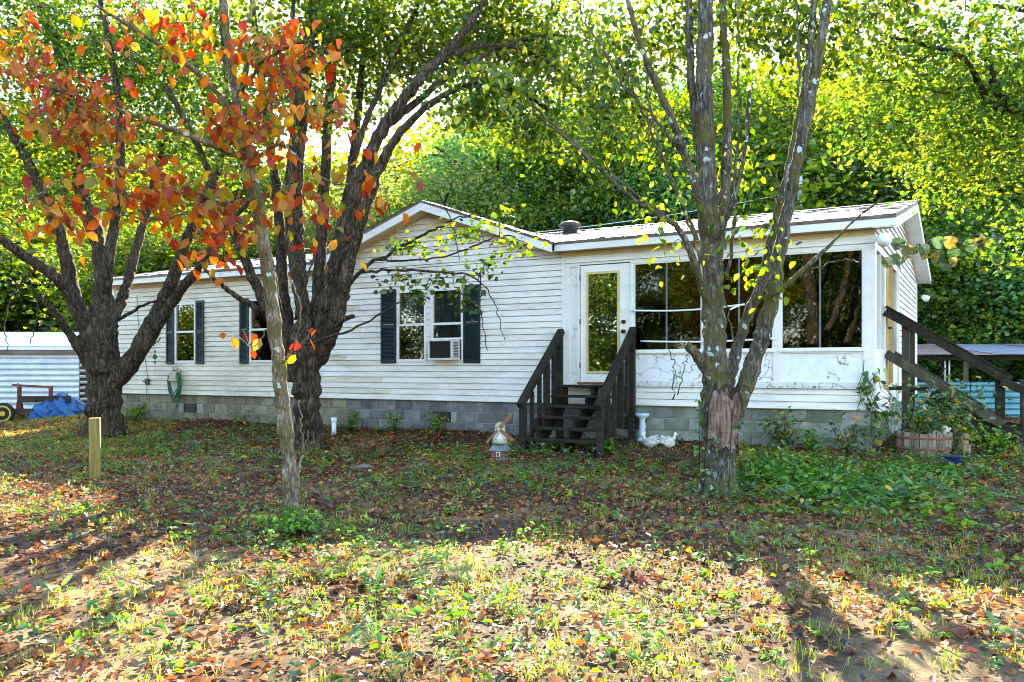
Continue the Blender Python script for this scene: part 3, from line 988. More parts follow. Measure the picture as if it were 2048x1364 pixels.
# gable roof running back into the main slope
GY = -.42
groof = MB()
for sgn in (-1, 1):
    xe = XG + sgn * (GHALF + .03); ze = Z_APEX - GS * (GHALF + .03)
    groof.add([(XG, GY, Z_APEX - .045), (xe, GY, ze - .045), (xe, 4.1, ze - .045), (XG, 4.1, Z_APEX - .045),
               (XG, GY, Z_APEX), (xe, GY, ze), (xe, 4.1, ze), (XG, 4.1, Z_APEX)],
              [(0, 1, 2, 3), (7, 6, 5, 4), (0, 4, 5, 1), (1, 5, 6, 2), (2, 6, 7, 3), (3, 7, 4, 0)])
groof = groof.build('gable_roof', 'drip_edge', house)
for sgn in (-1, 1):
    gu = Vector((-sgn, 0, GS)).normalized(); gn = Vector((sgn * GS, 0, 1)).normalized()
    for k in range(13):
        b = Vector((XG + sgn * (GHALF + .05), 0, Z_APEX - GS * (GHALF + .05))) + gu * (k * .21) + gn * .003
        shingle_row((b.x, GY - .02, b.z), (b.x, 4.0, b.z), gu, gn, .24, groof)
    # rake fascia and its soffit
    xe = XG + sgn * GHALF; za = Z_APEX - .048; ze = Z_EAVE - .048
    MB().add([(XG, GY + .01, za), (xe, GY + .01, ze), (xe, GY + .01, ze - .135), (XG, GY + .01, za - .145),
              (XG, GY + .04, za), (xe, GY + .04, ze), (xe, GY + .04, ze - .135), (XG, GY + .04, za - .145)],
             [(0, 1, 2, 3), (7, 6, 5, 4), (0, 4, 5, 1), (1, 5, 6, 2), (2, 6, 7, 3), (3, 7, 4, 0)]).build('rake_board', 'fascia', house)
    zs_ = .12
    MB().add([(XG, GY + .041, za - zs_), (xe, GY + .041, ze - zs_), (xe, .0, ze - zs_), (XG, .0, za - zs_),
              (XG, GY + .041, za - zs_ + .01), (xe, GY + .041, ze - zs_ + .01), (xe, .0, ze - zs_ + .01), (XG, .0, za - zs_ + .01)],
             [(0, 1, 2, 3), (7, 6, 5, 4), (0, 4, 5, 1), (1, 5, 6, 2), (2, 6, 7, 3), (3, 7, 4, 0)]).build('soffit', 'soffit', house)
# eave fascia and soffits
for a, b in ((XL - OH, XG - GHALF - .002), (XG + GHALF + .002, OH)):
    MB().box((a, -OH - .012, Z_SOF - .01), (b, -OH + .02, Z_EAVE - .046)).build('fascia_board', 'fascia', house, bevel=.004)
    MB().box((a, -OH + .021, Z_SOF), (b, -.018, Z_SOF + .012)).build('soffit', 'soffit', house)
    MB().box((a, -OH - .03, Z_EAVE - .045), (b, -OH + .01, Z_EAVE - .002)).build('drip_edge', 'drip_edge', roof)
    MB().box((max(a, XL), -.045, Z_SOF - .075), (min(b, 0), -.0175, Z_SOF - .002)).build('frieze_board', 'cream', house)  # cream also stands in for the warm bounce glow at the wall top
# right end rake boards and soffit
for (y0, y1) in ((-OH, 4.2), (4.2, W_HOUSE + OH)):
    z0 = Z_EAVE if y0 < 0 else Z_RIDGE; z1 = Z_RIDGE if y0 < 0 else Z_EAVE
    for nm, x0_, x1_, dz0, dz1, mt in (('rake_board', OH - .03, OH + .005, -.045, -.19, 'fascia'), ('soffit', .0, OH - .031, -.16, -.17, 'fascia')):
        MB().add([(x0_, y0, z0 + dz0), (x1_, y0, z0 + dz0), (x1_, y1, z1 + dz0), (x0_, y1, z1 + dz0),
                  (x0_, y0, z0 + dz1), (x1_, y0, z0 + dz1), (x1_, y1, z1 + dz1), (x0_, y1, z1 + dz1)],
                 [(0, 1, 2, 3), (7, 6, 5, 4), (0, 4, 5, 1), (1, 5, 6, 2), (2, 6, 7, 3), (3, 7, 4, 0)]).build(nm, mt, house)
# roof vents
vx = hx(1140, 2.0)
rv = MB().lathe([(.16, 0), (.16, .17), (.24, .18), (.25, .21), (.18, .27), (.06, .30)], (hx(1140, 3.2), 3.2, Z_EAVE + slope * 3.5 - .03), 18).build('roof_vent', 'vent_metal', house, True)

# ---- windows of the long wall
def window_frame(x0, x1, z0, z1, parent, y=-.03, t=.05, mat='white_trim', d=.055):
    return slab('window', parent, mat, [x0 - .0, x0 + t, x1 - t, x1 + .0], [z0, z0 + t, z1 - t, z1], [(x0 + t, x1 - t, z0 + t, z1 - t)], y, y + d)

def shutter(x0, x1, z0, z1):
    y = -.045
    s = slab('shutter', house, 'shutter', [x0, x0 + .045, x1 - .045, x1], [z0, z0 + .06, (z0 + z1) / 2 - .03, (z0 + z1) / 2 + .03, z1 - .06, z1],
             [(x0 + .045, x1 - .045, z0 + .06, (z0 + z1) / 2 - .03), (x0 + .045, x1 - .045, (z0 + z1) / 2 + .03, z1 - .06)], y, y + .027)
    mb = MB()
    z = z0 + .065
    while z < z1 - .075:
        if not ((z0 + z1) / 2 - .055 < z < (z0 + z1) / 2 + .03):
            mb.add([(x0 + .0455, y + .004, z), (x1 - .0455, y + .004, z), (x1 - .0455, y + .022, z + .03), (x0 + .0455, y + .022, z + .03)], [(0, 1, 2, 3)])
        z += .026
    mb.build('louvre_slats', 'shutter', s)

def interior(x0, x1, z0, z1, mat='room'):
    pass

def sash_window(x0, x1, z0, z1, curtain='curtain', lower='screen'):
    w = window_frame(x0, x1, z0, z1, house)
    zm = (z0 + z1) / 2 + .02
    MB().box((x0 + .05, -.022, zm - .022), (x1 - .05, .012, zm + .022)).build('meeting_rail', 'white_trim', w)
    MB().box((x0 + .05, .013, zm + .0), (x1 - .05, .017, z1 - .05)).build('pane', 'glass', w)
    MB().box((x0 + .05, -.006, z0 + .05), (x1 - .05, -.003, zm - .022)).build('pane', 'glass', w)
    # folded curtain behind the glass
    n = 40
    vs_, fs = [], []
    for i in range(n + 1):
        xx = x0 + .03 + (x1 - x0 - .06) * i / n
        yy = .10 + .016 * math.sin(i * 1.7) + .008 * math.sin(i * 3.1)
        vs_ += [(xx, yy, z0 - .05), (xx, yy, z1 + .02)]
        if i: fs.append((2 * i - 2, 2 * i, 2 * i + 1, 2 * i - 1))
    if curtain:
        MB().add(vs_, fs).build('curtain', curtain, w, True)
    return w

wx = win_spec
for i, (a, b) in enumerate(wx[:2]):
    w = sash_window(a, b, ZW0 - .03, ZW1 + .03, 'curtain_tan')
    sw = .26
    shutter(a - sw - .02, a - .015, ZW0 - .06, ZW1 + .06)
    shutter(b + .015, b + sw + .02, ZW0 - .06, ZW1 + .06)
a, b = wx[2]
xm0, xm1 = hx(854), hx(863)
sash_window(a, xm0, ZW0 - .03, ZW1 + .03, 'curtain')
w2 = sash_window(xm1, b, ZW0 - .03, ZW1 + .03, 'curtain')
mull = MB().box((xm0 + .001, .0, ZW0 - .02), (xm1 - .001, .12, ZW1 + .02)).build('mullion_panel', 'siding', house)
courses(xm0 + .002, xm1 - .002, ZW0, ZW1, [], mull, lambda x, z: 'siding', joints=False)
shutter(hx(764), a - .012, ZW0 - .06, ZW1 + .06)
shutter(b + .012, hx(962), ZW0 - .06, ZW1 + .06)
# curtain rods and old screens in the lower halves
for (p, q) in ((a + .05, xm0 - .05),):
    MB().box((p, .02, ZW0 + .02), (q, .023, (ZW0 + ZW1) / 2)).build('insect_screen', 'screen', house)

# window air conditioner
ac = thing('air_conditioner', 'beige box air conditioner with dark grille fitted in the bedroom window', 'air conditioner', hw(0, 0, 0), HROT)
x0, x1 = hx(857, -.28), hx(905, -.28)
z0, z1 = 1.70, 2.08
body = slab('casing', ac, 'ac_metal', [x0, x0 + .03, x1 - .03, x1], [z0, z0 + .035, z1 - .035, z1], [(x0 + .03, x1 - .03, z0 + .035, z1 - .035)], -.30, -.031)
MB().box((x0 + .03, -.27, z0 + .035), (x1 - .03, -.25, z1 - .035)).build('coil', 'black', body)
mb = MB()
for i in range(11):
    zz = z0 + .05 + i * .027
    mb.box((x0 + .031, -.288, zz), (x1 - .031, -.280, zz + .006))
mb.build('grille', 'black', body)
for i in range(9):
    pass
mb = MB()
for i in range(10):
    mb.box((x1 + .001, -.25, z0 + .06 + i * .028), (x1 + .008, -.10, z0 + .073 + i * .028))
mb.build('side_louvre', 'black', body)
MB().box((x1 + .03, -.045, z0 + .0), (b - .05, -.032, z1)).build('filler_panel', 'vent_metal', ac)
MB().box((xm1 + .04, -.05, z1 + .002), (b - .04, -.032, z1 + .035)).build('sash_rail', 'white_trim', ac)

# ---- porch front
XW = [(hx(1268), hx(1408) - .03), (hx(1408) + .03, hx(1547)), (hx(1562), hx(1727))]
ZP0, ZP1 = 1.83, 3.28
XD0, XD1 = hx(1160), hx(1262)
ph = [(a, b, ZP0, ZP1) for a, b in XW] + [(XD0, XD1, FLOOR - .02, ZP1 + .03)] + [(X_BAY + .10, XD0 - .035, FLOOR + .02, ZP1)]
ph += [(XW[0][0] - .0, XW[1][1], FLOOR + .05, ZP0 - .06), (XW[2][0], XW[2][1], FLOOR + .05, ZP0 - .06)]
porch = slab('porch_wall', house, 'white_trim', grid_lines(X_BAY, 0, ph, 0), grid_lines(FLOOR - .02, Z_SOF - .003, ph, 2), ph, -.02, .10)
for a, b in ((XW[0][0], XW[1][1]), (XW[2][0], XW[2][1])):
    MB().box((a, .0, FLOOR + .05), (b, .05, ZP0 - .06)).build('kick_panel', 'panel_peel' if a < -2.4 else 'panel_paint', porch)
MB().box((X_BAY + .10, .0, FLOOR + .02), (XD0 - .035, .05, ZP1)).build('side_panel', 'panel_stipple', porch)
MB().box((X_BAY, -.05, ZP1 + .07), (.012, -.021, ZP1 + .10)).build('drip_moulding', 'white_trim', porch)
MB().box((X_BAY, -.05, ZP0 - .045), (.012, -.021, ZP0 - .012)).box((0, 0, 0), (0, 0, 0)) if False else None
for a, b in ((XW[0][0] - .02, XW[1][1] + .02), (XW[2][0] - .02, XW[2][1] + .02)):
    MB().box((a, -.055, ZP0 - .035), (b, -.021, ZP0 - .008)).build('sill', 'white_trim', porch)
MB().box((X_BAY + .02, -.06, FLOOR - .055), (.03, -.0, FLOOR - .021)).build('ledge', 'rot_ledge', porch)
MB().box((XD1 + .05, -.03, FLOOR - .02), (.02, -.0205, FLOOR + .035)).build('base_board', 'rot_ledge', porch)
skirt = MB().box((X_BAY, .02, Z_SB), (-.02, .12, FLOOR - .056)).build('skirt_wall', 'siding', house)
PITCH_S = PITCH
courses(X_BAY + .002, .012, Z_SB, FLOOR - .058, [], skirt, lambda x, z: 'siding', joints=False)
MB().box((X_BAY - .05, -.03, Z_SB), (X_BAY, .0, Z_SOF - .08)).build('corner_board', 'white_trim', house)
for i, (a, b) in enumerate(XW):
    w = slab('porch_window', house, 'white_trim', [a, a + .022, b - .022, b], [ZP0, ZP0 + .022, ZP1 - .022, ZP1], [(a + .022, b - .022, ZP0 + .022, ZP1 - .022)], -.008, .055)
    xm = hx([1333, 1478, 1640][i])
    MB().box((xm - .012, .0, ZP0 + .022), (xm + .012, .03, ZP1 - .022)).build('mullion', 'vent_grey', w)
    MB().box((a + .022, .010, ZP0 + .022), (xm - .012, .014, ZP1 - .022)).build('pane', 'glass_porch', w)
    MB().box((xm + .012, .016, ZP0 + .022), (b - .022, .020, ZP1 - .022)).build('pane', 'glass_porch', w)
    if i < 2:
        bl = MB()
        for k in range(22):
            zz = ZP1 - .05 - k * .028
            bl.box((a + .04, .085, zz), (b - .04, .100, zz + .016))
        bl.build('blind', 'blind', w)
# bowed white strips sprung across the porch windows
for z_, sag, xa, xb in ((2.50, .045, hx(1262, -.06), hx(1490, -.06)), (1.99, .03, hx(1282, -.06), hx(1552, -.06))):
    mb = MB(); n = 14
    pts = []
    for i in range(n + 1):
        t = i / n
        pts.append((xa + (xb - xa) * t, -.075, z_ - sag * math.sin(math.pi * t) + (.03 * t if sag > .04 else .01 * t)))
    mb.tube(pts, .015, 6)
    mb.build('loose_strip', 'pvc', porch, True)
# side of the porch
sh = [(.18, .72, ZP0, ZP1), (.78, 1.32, ZP0, ZP1), (1.50, 2.44, FLOOR - .02, ZP1 + .02), (2.62, 3.44, ZP0, ZP1)]
sidep = slab('porch_side_wall', house, 'white_trim', grid_lines(.10, 3.56, sh, 0), grid_lines(Z_SB + .35, Z_SOF - .15, sh, 2), sh, -.10, .005, axis='y')
for a, b, c, d in (sh[0], sh[1], sh[3]):
    MB().box((-.05, a, c), (-.045, b, d)).build('pane', 'glass_porch', sidep)
    MB().box((-.02, a, c), (-.004, a + .025, d)).build('window_stile', 'white_trim', sidep)
sd = MB().box((-.07, 1.54, FLOOR), (-.03, 2.40, ZP1)).build('side_door', 'tan_wood', house)
MB().box((-.029, 1.70, FLOOR + .9), (-.026, 2.26, ZP1 - .2)).build('pane', 'glass_porch', sd)
for yy in (1.50, 2.40):
    MB().box((-.03, yy, FLOOR), (.03, yy + .04, ZP1 + .0)).build('jamb', 'tan_wood', sd)
MB().lathe([(.0, 0), (.03, .01), (.03, .04), (.0, .05)], (-.0, 2.34, FLOOR + .9), 10).build('knob', 'black', sd)
# siding that has sprung loose at the porch corner
for k in range(3):
    zz = Z_SB + k * .115
    MB().add([(.022, .02, zz + .01), (.034 + .13, .46 - .05 * k, zz - .09 + .02 * k), (.025 + .10, .46 - .05 * k, zz + .02 + .02 * k), (.016, .02, zz + .115),
              (.012, .02, zz + .01), (.024 + .13, .46 - .05 * k, zz - .09 + .02 * k), (.015 + .10, .46 - .05 * k, zz + .02 + .02 * k), (.006, .02, zz + .115)],
             [(0, 1, 2, 3), (7, 6, 5, 4), (0, 4, 5, 1), (1, 5, 6, 2), (2, 6, 7, 3), (3, 7, 4, 0)]).build('loose_plank', 'siding', skirt)
MB().box((-.13, .13, Z_SB), (-.02, 3.6, FLOOR - .02)).build('side_skirt', 'siding', house)

# ---- front door
door = MB().box((XD0 + .012, -.002, FLOOR - .01), (XD1 - .012, .045, ZP1 + .015)).build('front_door', 'white_trim', house, bevel=.003)
gx0, gx1 = hx(1173), hx(1240)
gz0, gz1 = FLOOR + .16, ZP1 - .10
slab('glass_frame', door, 'gold', [gx0, gx0 + .04, gx1 - .04, gx1], [gz0, gz0 + .04, gz1 - .04, gz1], [(gx0 + .04, gx1 - .04, gz0 + .04, gz1 - .04)], -.022, -.003)
MB().box((gx0 + .04, -.009, gz0 + .04), (gx1 - .04, -.004, gz1 - .04)).build('pane', 'glass_door', door)
kx = hx(1248)
for zz, rr in ((FLOOR + .86, .032), (FLOOR + 1.02, .028)):
    o = MB().lathe([(.034, 0), (.034, .008), (.014, .012), (.014, .035), (rr, .04), (rr, .06), (.012, .068)], (0, 0, 0), 14).build('door_knob', 'black', door, True)
    o.location = (kx, -.003, zz); o.rotation_euler = (math.pi / 2, 0, 0)
for zz in (FLOOR + .25, FLOOR + 1.0, FLOOR + 1.75):
    MB().tube([(XD0 + .004, -.012, zz), (XD0 + .004, -.012, zz + .09)], .011, 6).build('hinge', 'black', door)
for a, b in ((XD0 - .036, XD0 - .001), (XD1 + .001, XD1 + .05)):
    MB().box((a, -.032, FLOOR), (b, -.021, ZP1 + .03)).build('door_casing', 'white_trim', house)
MB().box((XD0 - .01, -.09, FLOOR - .02), (XD1 + .01, -.061, FLOOR + .012)).build('threshold', 'rust', house)
MB().box((hx(1100) - .035, -.05, 1.45), (hx(1100) + .035, -.012, 1.57)).build('outlet_box', 'galv', house, bevel=.004)
# lamps under the eaves
lm = MB().lathe([(.05, 0), (.07, .04), (.10, .12), (.105, .15)], (0, 0, 0), 14).build('flood_light', 'pvc', house, True)
lm.location = (.08, -.12, 3.40); lm.rotation_euler = (math.radians(110), 0, .5)
lm = MB().lathe([(.04, 0), (.06, .04), (.075, .12), (.078, .14)], (0, 0, 0), 14).build('flood_light', 'pvc', house, True)
lm.location = (.16, W_HOUSE - .3, 3.18); lm.rotation_euler = (math.radians(120), 0, 1.0)

# ------------------------------------------------------------------ front steps
steps = thing('front_steps', 'dark weathered wooden steps with two handrails below the front door', 'steps', hw(0, 0, 0), HROT)
SX0, SX1 = -4.98, -3.66
NST = 6; RUN = .225; RISE = .165
ztop = FLOOR - .035
treads = []
for k in range(NST):
    z = ztop - k * RISE
    yb = -.07 - k * RUN
    w0 = SX0 + .06; w1 = SX1 - .06
    o = MB().box((w0 - random.uniform(0, .03), yb - RUN - .03, z - .04), (w1 + random.uniform(0, .03), yb, z)).build('tread', 'old_wood', steps, bevel=.006)
for xx in (SX0 + .10, (SX0 + SX1) / 2, SX1 - .14):
    # saw-tooth stringer
    prof = []
    for k in range(NST):
        z = ztop - k * RISE - .0405; yb = -.09 - k * RUN
        prof += [(yb, z), (yb - RUN + .0, z)]
    end = prof[-1]
    prof += [(end[0], .1), (end[0] + .16, .1), (-.09, ztop - .34)]
    n = len(prof)
    vs_ = [(xx, a, b) for a, b in prof] + [(xx + .04, a, b) for a, b in prof]
    MB().add(vs_, [tuple(range(n)), tuple(range(2 * n - 1, n - 1, -1))] + [(i, (i + 1) % n, n + (i + 1) % n, n + i) for i in range(n)]).build('stringer', 'old_wood', steps)
ylow = -.07 - NST * RUN + .02
for xx in (SX0, SX1):
    # newel posts
    MB().box((xx - .05, ylow - .09, .05), (xx + .05, ylow + .01, .98)).build('post', 'old_wood', steps, bevel=.006)
    MB().box((xx - .05, -.19, .3), (xx + .05, -.09, 2.10)).build('post', 'old_wood', steps, bevel=.006)
    MB().beam((xx, ylow - .14, .955), (xx, -.06, 2.19), .11, .10).build('handrail', 'old_wood', steps, bevel=.008)
    for t in (.2, .4, .6, .8):
        yy = ylow * (1 - t) + -.10 * t
        zt = .93 + (2.13 - .93) * t
        zb = .14 + (ztop - .14) * t - .1
        thick = .03 if t in (.2, .8, .4) else .045
        MB().box((xx - thick, yy - thick, max(zb - .12, .12)), (xx + thick, yy + thick, zt)).build('baluster', 'old_wood', steps, bevel=.004)
    MB().beam((xx, ylow + .02, .25), (xx, ylow + .45, .72), .04, .09).build('brace', 'old_wood', steps)

# ------------------------------------------------------------------ side steps with long handrail
side = thing('side_steps', 'weathered grey wooden stair and handrails descending from the side door', 'steps', hw(0, 0, 0), HROT)
V0, V1 = 1.38, 2.55
MB().box((.06, V0, FLOOR - .10), (.62, V1, FLOOR - .05)).build('landing', 'old_wood', side)
for k in range(6):
    MB().box((.63 + k * .2, V0 + .06, FLOOR - .24 - k * .155), (.87 + k * .2, V1 - .06, FLOOR - .20 - k * .155)).build('tread', 'old_wood', side)
def spost(x, v_, z0, z1, mat='grey_wood', w=.05):
    MB().box((x - w, v_ - w, z0), (x + w, v_ + w, z1)).build('post', mat, side, bevel=.006)
for v_ in (V0, V1):
    spost(.30, v_, .25, 2.28, w=.055)
    spost(1.58, v_, .25, 1.42, 'old_wood', .06)
    spost(1.92, v_ - .05, .25, 1.36, 'grey_wood', .055)
    MB().beam((.02, v_ - .07, 2.45), (1.70, v_ - .07, 1.36), .05, .15).build('handrail', 'old_wood', side, bevel=.006)
    MB().beam((.02, v_ - .02, 2.52), (1.70, v_ - .02, 1.43), .15, .04).build('rail_cap', 'old_wood', side, bevel=.006)
    MB().beam((.02, v_ - .07, 1.78), (1.62, v_ - .07, .70), .05, .14).build('lower_rail', 'grey_wood', side, bevel=.006)
    MB().beam((1.58, v_ - .09, 1.34), (2.6, v_ - .22, .95), .05, .12).build('handrail', 'old_wood', side, bevel=.006)
    MB().beam((1.58, v_ - .09, .66), (2.6, v_ - .22, .46), .05, .12).build('lower_rail', 'old_wood', side, bevel=.006)
    MB().beam((.62, v_ - .0, FLOOR - .2), (1.75, v_ - .0, .42), .05, .22).build('stringer', 'old_wood', side)
spost(2.6, V0 - .22, .25, 1.12, 'grey_wood', .055)

# ------------------------------------------------------------------ yard objects
p = gp(191, 962)
post = MB()
post.box((-.068, -.068, -.2), (.068, .068, .86))
post = post.build('wooden_post', 'post_wood', None, bevel=.006)
post.location = p; post.rotation_euler = (math.radians(.5), math.radians(-.6), .35)
tag(post, 'lone square yellowish wooden post standing in the leaf litter', 'post')

# windmill garden ornament
p = gp(1000, 921)
wm = thing('garden_windmill', 'small model windmill with red base and brown sails left of front steps', 'ornament', p, -.25)
wm.scale = (.9, .9, .9)
MB().box((-.16, -.14, -.02), (.16, .14, .05)).build('base', 'stone', wm, bevel=.02)
b_ = MB().box((-.115, -.12, .05), (.115, .12, .18)).build('house_body', 'red_paint', wm, bevel=.006)
MB().box((-.035, -.127, .075), (.035, -.121, .155)).build('window_frame', 'ceramic', b_)
MB().box((-.02, -.131, .09), (-.003, -.128, .14)).build('pane', 'black', b_)
MB().box((.003, -.131, .09), (.02, -.128, .14)).build('pane', 'black', b_)
MB().add([(-.15, -.16, .17), (.15, -.16, .17), (.10, -.01, .29), (-.10, -.01, .29), (-.15, .16, .17), (.15, .16, .17), (.10, .02, .29), (-.10, .02, .29)],
         [(0, 1, 2, 3), (4, 7, 6, 5), (0, 3, 7, 4), (1, 5, 6, 2), (3, 2, 6, 7), (0, 4, 5, 1)]).build('roof', 'slate', wm)
MB().lathe([(.125, .285), (.13, .30), (.13, .315), (.115, .32)], (0, 0, 0), 12).build('gallery', 'mossy_cap', wm)
g_ = MB()
for k in range(12):
    a = 2 * math.pi * k / 12
    g_.box((.115 * math.cos(a) - .006, .115 * math.sin(a) - .006, .32), (.115 * math.cos(a) + .006, .115 * math.sin(a) + .006, .36))
g_.lathe([(.122, .358), (.122, .37), (.108, .37)], (0, 0, 0), 12)
g_.build('railing', 'ceramic', wm)
MB().lathe([(.105, .32), (.085, .52), (.083, .54)], (0, 0, 0), 12).build('tower', 'ceramic', wm, False)
MB().lathe([(.095, .53), (.09, .57), (.06, .61), (.02, .63)], (0, 0, 0), 12).build('cap', 'mossy_cap', wm, True)
MB().tube([(.0, -.08, .53), (.02, -.15, .53)], .014, 8).build('hub', 'galv', wm, True)
for k, ang in enumerate((48, -38, 228)):
    a = math.radians(ang)
    d = Vector((math.cos(a), 0, math.sin(a)))
    c0 = Vector((.02, -.15, .53))
    MB().beam(c0 + d * .03, c0 + d * .31, .012, .06 if k < 2 else .045, up=Vector((-d.z, 0, d.x))).build('sail', 'brown_blade', wm, bevel=.003)

# pale blue pedestal
p = gp(1287, 884)
pd = MB().lathe([(.10, -.03), (.10, .03), (.075, .05), (.05, .08), (.065, .14), (.045, .19), (.06, .26), (.042, .32), (.05, .36), (.075, .39), (.115, .42), (.12, .455), (.10, .46)], (0, 0, 0), 20).build('pedestal', 'pale_blue', None, True)
pd.location = p + Vector((0, .12, 0)); tag(pd, 'pale blue turned pedestal standing behind the white figurines', 'pedestal')

# bird figurines
def blob(parts, name, mat, parent, voxel=.012, smooth=3):
    mb = MB()
    for c, r_, s in parts:
        n = 12
        prof = [(max(.001, math.cos(t) * r_), math.sin(t) * r_ * s[2]) for t in np.linspace(-math.pi / 2, math.pi / 2, 9)]
        mb.lathe(prof, c, n, s[0], s[1])
    o = mb.build(name, mat, parent, True)
    rm = o.modifiers.new('skin', 'REMESH'); rm.mode = 'VOXEL'; rm.voxel_size = voxel; rm.use_smooth_shade = True
    sm = o.modifiers.new('smooth', 'SMOOTH'); sm.iterations = smooth
    return o

def bird(px, py, rot, label, sc_=1.0):
    p = gp(px, py)
    t = thing('bird_figurine', label, 'figurine', p, rot, 'white bird figurines by the steps')
    blob([((0, 0, .08), .085, (1.45, .9, .95)), ((-.10, 0, .10), .05, (1.3, .7, .8)), ((.09, 0, .13), .045, (.8, .7, 1.2)), ((.12, 0, .18), .032, (.8, .8, 1.3)), ((.135, 0, .225), .034, (1.15, .9, .9))], 'body', 'ceramic', t)
    for s in (-1, 1):
        w = MB()
        for k in range(4):
            a0 = Vector((.05 - .02 * k, s * (.072 + .004 * k), .13 - .012 * k)); a1 = Vector((-.10 - .02 * k, s * (.082 + .006 * k), .20 - .04 * k))
            w.beam(a0, a1, .010, .032, up=(0, 0, 1))
        w.build('wing', 'ceramic', t, bevel=.004)
    MB().tube([(.16, 0, .225), (.205, 0, .212)], [.014, .004], 8).build('beak', 'ceramic_gold', t, True)
    t.scale = (sc_, sc_, sc_)
bird(1300, 896, 2.6, 'white and gold bird figurine next to the steps, left of the pair', .98)
bird(1338, 896, .5, 'white and gold bird figurine lying tilted, right one of the pair', .95)

# half barrel planter
p = gp(1846, 906)
bar = thing('barrel_planter', 'wooden half barrel planter with overgrown greenery beside side steps', 'planter', p)
R0 = .36
for k in range(22):
    a = 2 * math.pi * k / 22
    rr = R0 + random.uniform(-.006, .006)
    h = .30 + random.uniform(-.012, .01)
    w = 2 * math.pi * R0 / 22 * .47
    vs_ = []
    for z, q in ((-.05, .9), (.12, 1.0), (h, 1.02)):
        for rad, wi in ((rr * q, w), (rr * q - .03, w * .93)):
            for sg in (-1, 1):
                vs_.append((rad * math.cos(a) - sg * wi * math.sin(a), rad * math.sin(a) + sg * wi * math.cos(a), z))
    fs = []
    for i in (0, 4):
        fs += [(i, i + 1, i + 5, i + 4), (i + 3, i + 2, i + 6, i + 7), (i + 1, i + 3, i + 7, i + 5), (i + 2, i, i + 4, i + 6)]
    fs += [(0, 2, 3, 1), (8, 9, 11, 10)]
    MB().add(vs_, fs).build('stave', 'barrel_wood', bar)
for z, q in ((.06, .975), (.21, 1.015)):
    MB().lathe([(R0 * q + .004, z), (R0 * q + .008, z + .003), (R0 * q + .008, z + .035), (R0 * q + .004, z + .038)], (0, 0, 0), 32).build('hoop', 'rust', bar, True)
MB().lathe([(.02, .24), (.32, .24), (.32, .25), (.02, .27)], (0, 0, 0), 20).build('soil', 'soil', bar)

# ornaments near the planter
def figurine(px, py, parts, name, mat, label, extra=None):
    p = gp(px, py)
    t = thing(name, label, 'figurine', p)
    blob(parts, 'body', mat, t, .011)
    if extra: extra(t)
    return t
def angel_extra(t):
    for s in (-1, 1):
        w = MB()
        for k in range(5):
            w.beam((s * .03, .05, .27 - .02 * k), (s * (.13 - .012 * k), .08, .34 - .06 * k), .012, .035)
        w.build('wing', 'ceramic', t)
    MB().lathe([(.05, -.01), (.075, .0), (.08, .03), (.06, .04)], (0, 0, 0), 16).build('base', 'ceramic', t)
figurine(1889, 905, [((0, 0, .10), .085, (1, .9, 1.3)), ((0, 0, .22), .06, (1, .8, 1.2)), ((0, -.01, .33), .048, (1, 1, 1.1)), ((.05, -.05, .2), .03, (1, 1, 1.4)), ((-.05, -.05, .19), .03, (1, 1, 1.4))],
         'angel_figurine', 'ceramic', 'white winged garden figurine right of the barrel planter', angel_extra)
def dog_extra(t):
    for s in (-1, 1):
        MB().beam((s * .035, -.06, .285), (s * .058, -.05, .21), .012, .035, up=(0, 1, 0)).build('ear', 'tan_fur', t, bevel=.004)
    for s in (-1, 1):
        MB().tube([(s * .035, -.075, .14), (s * .035, -.09, .0)], [.024, .02], 8).build('front_leg', 'tan_fur', t, True)
    MB().lathe([(.002, -.006), (.012, 0), (.002, .008)], (0, -.148, .25), 8).build('nose', 'black', t)
figurine(1927, 910, [((0, 0, .09), .085, (.9, 1.1, 1)), ((0, -.03, .17), .06, (.9, .9, 1.2)), ((0, -.06, .26), .055, (.95, 1, .95)), ((0, -.11, .245), .03, (.9, 1.3, .8)), ((.06, .05, .04), .04, (1, 1.4, 1)), ((-.06, .05, .04), .04, (1, 1.4, 1))],
         'dog_figurine', 'tan_fur', 'sitting tan dog figurine near the side steps', dog_extra)
p = gp(1906, 932)
pot = MB().lathe([(.05, -.01), (.09, .0), (.12, .06), (.115, .12), (.125, .125), (.12, .14), (.10, .13), (.10, .10), (.01, .09)], (0, 0, 0), 20).build('blue_bowl', 'navy', None, True)
pot.location = p; tag(pot, 'dark blue glazed bowl on the ground below figurines', 'bowl')

# white pipe by the foundation
p = gp(668, 868)
pipe = thing('standpipe', 'short white plastic pipe standing up beside the block foundation', 'pipe', p)
MB().tube([(0, 0, -.1), (0, 0, .27)], .045, 14).build('tube', 'pvc', pipe, True)
MB().lathe([(.055, .24), (.057, .25), (.057, .31), (.05, .32)], (0, 0, 0), 14).build('cap', 'pvc', pipe, True)

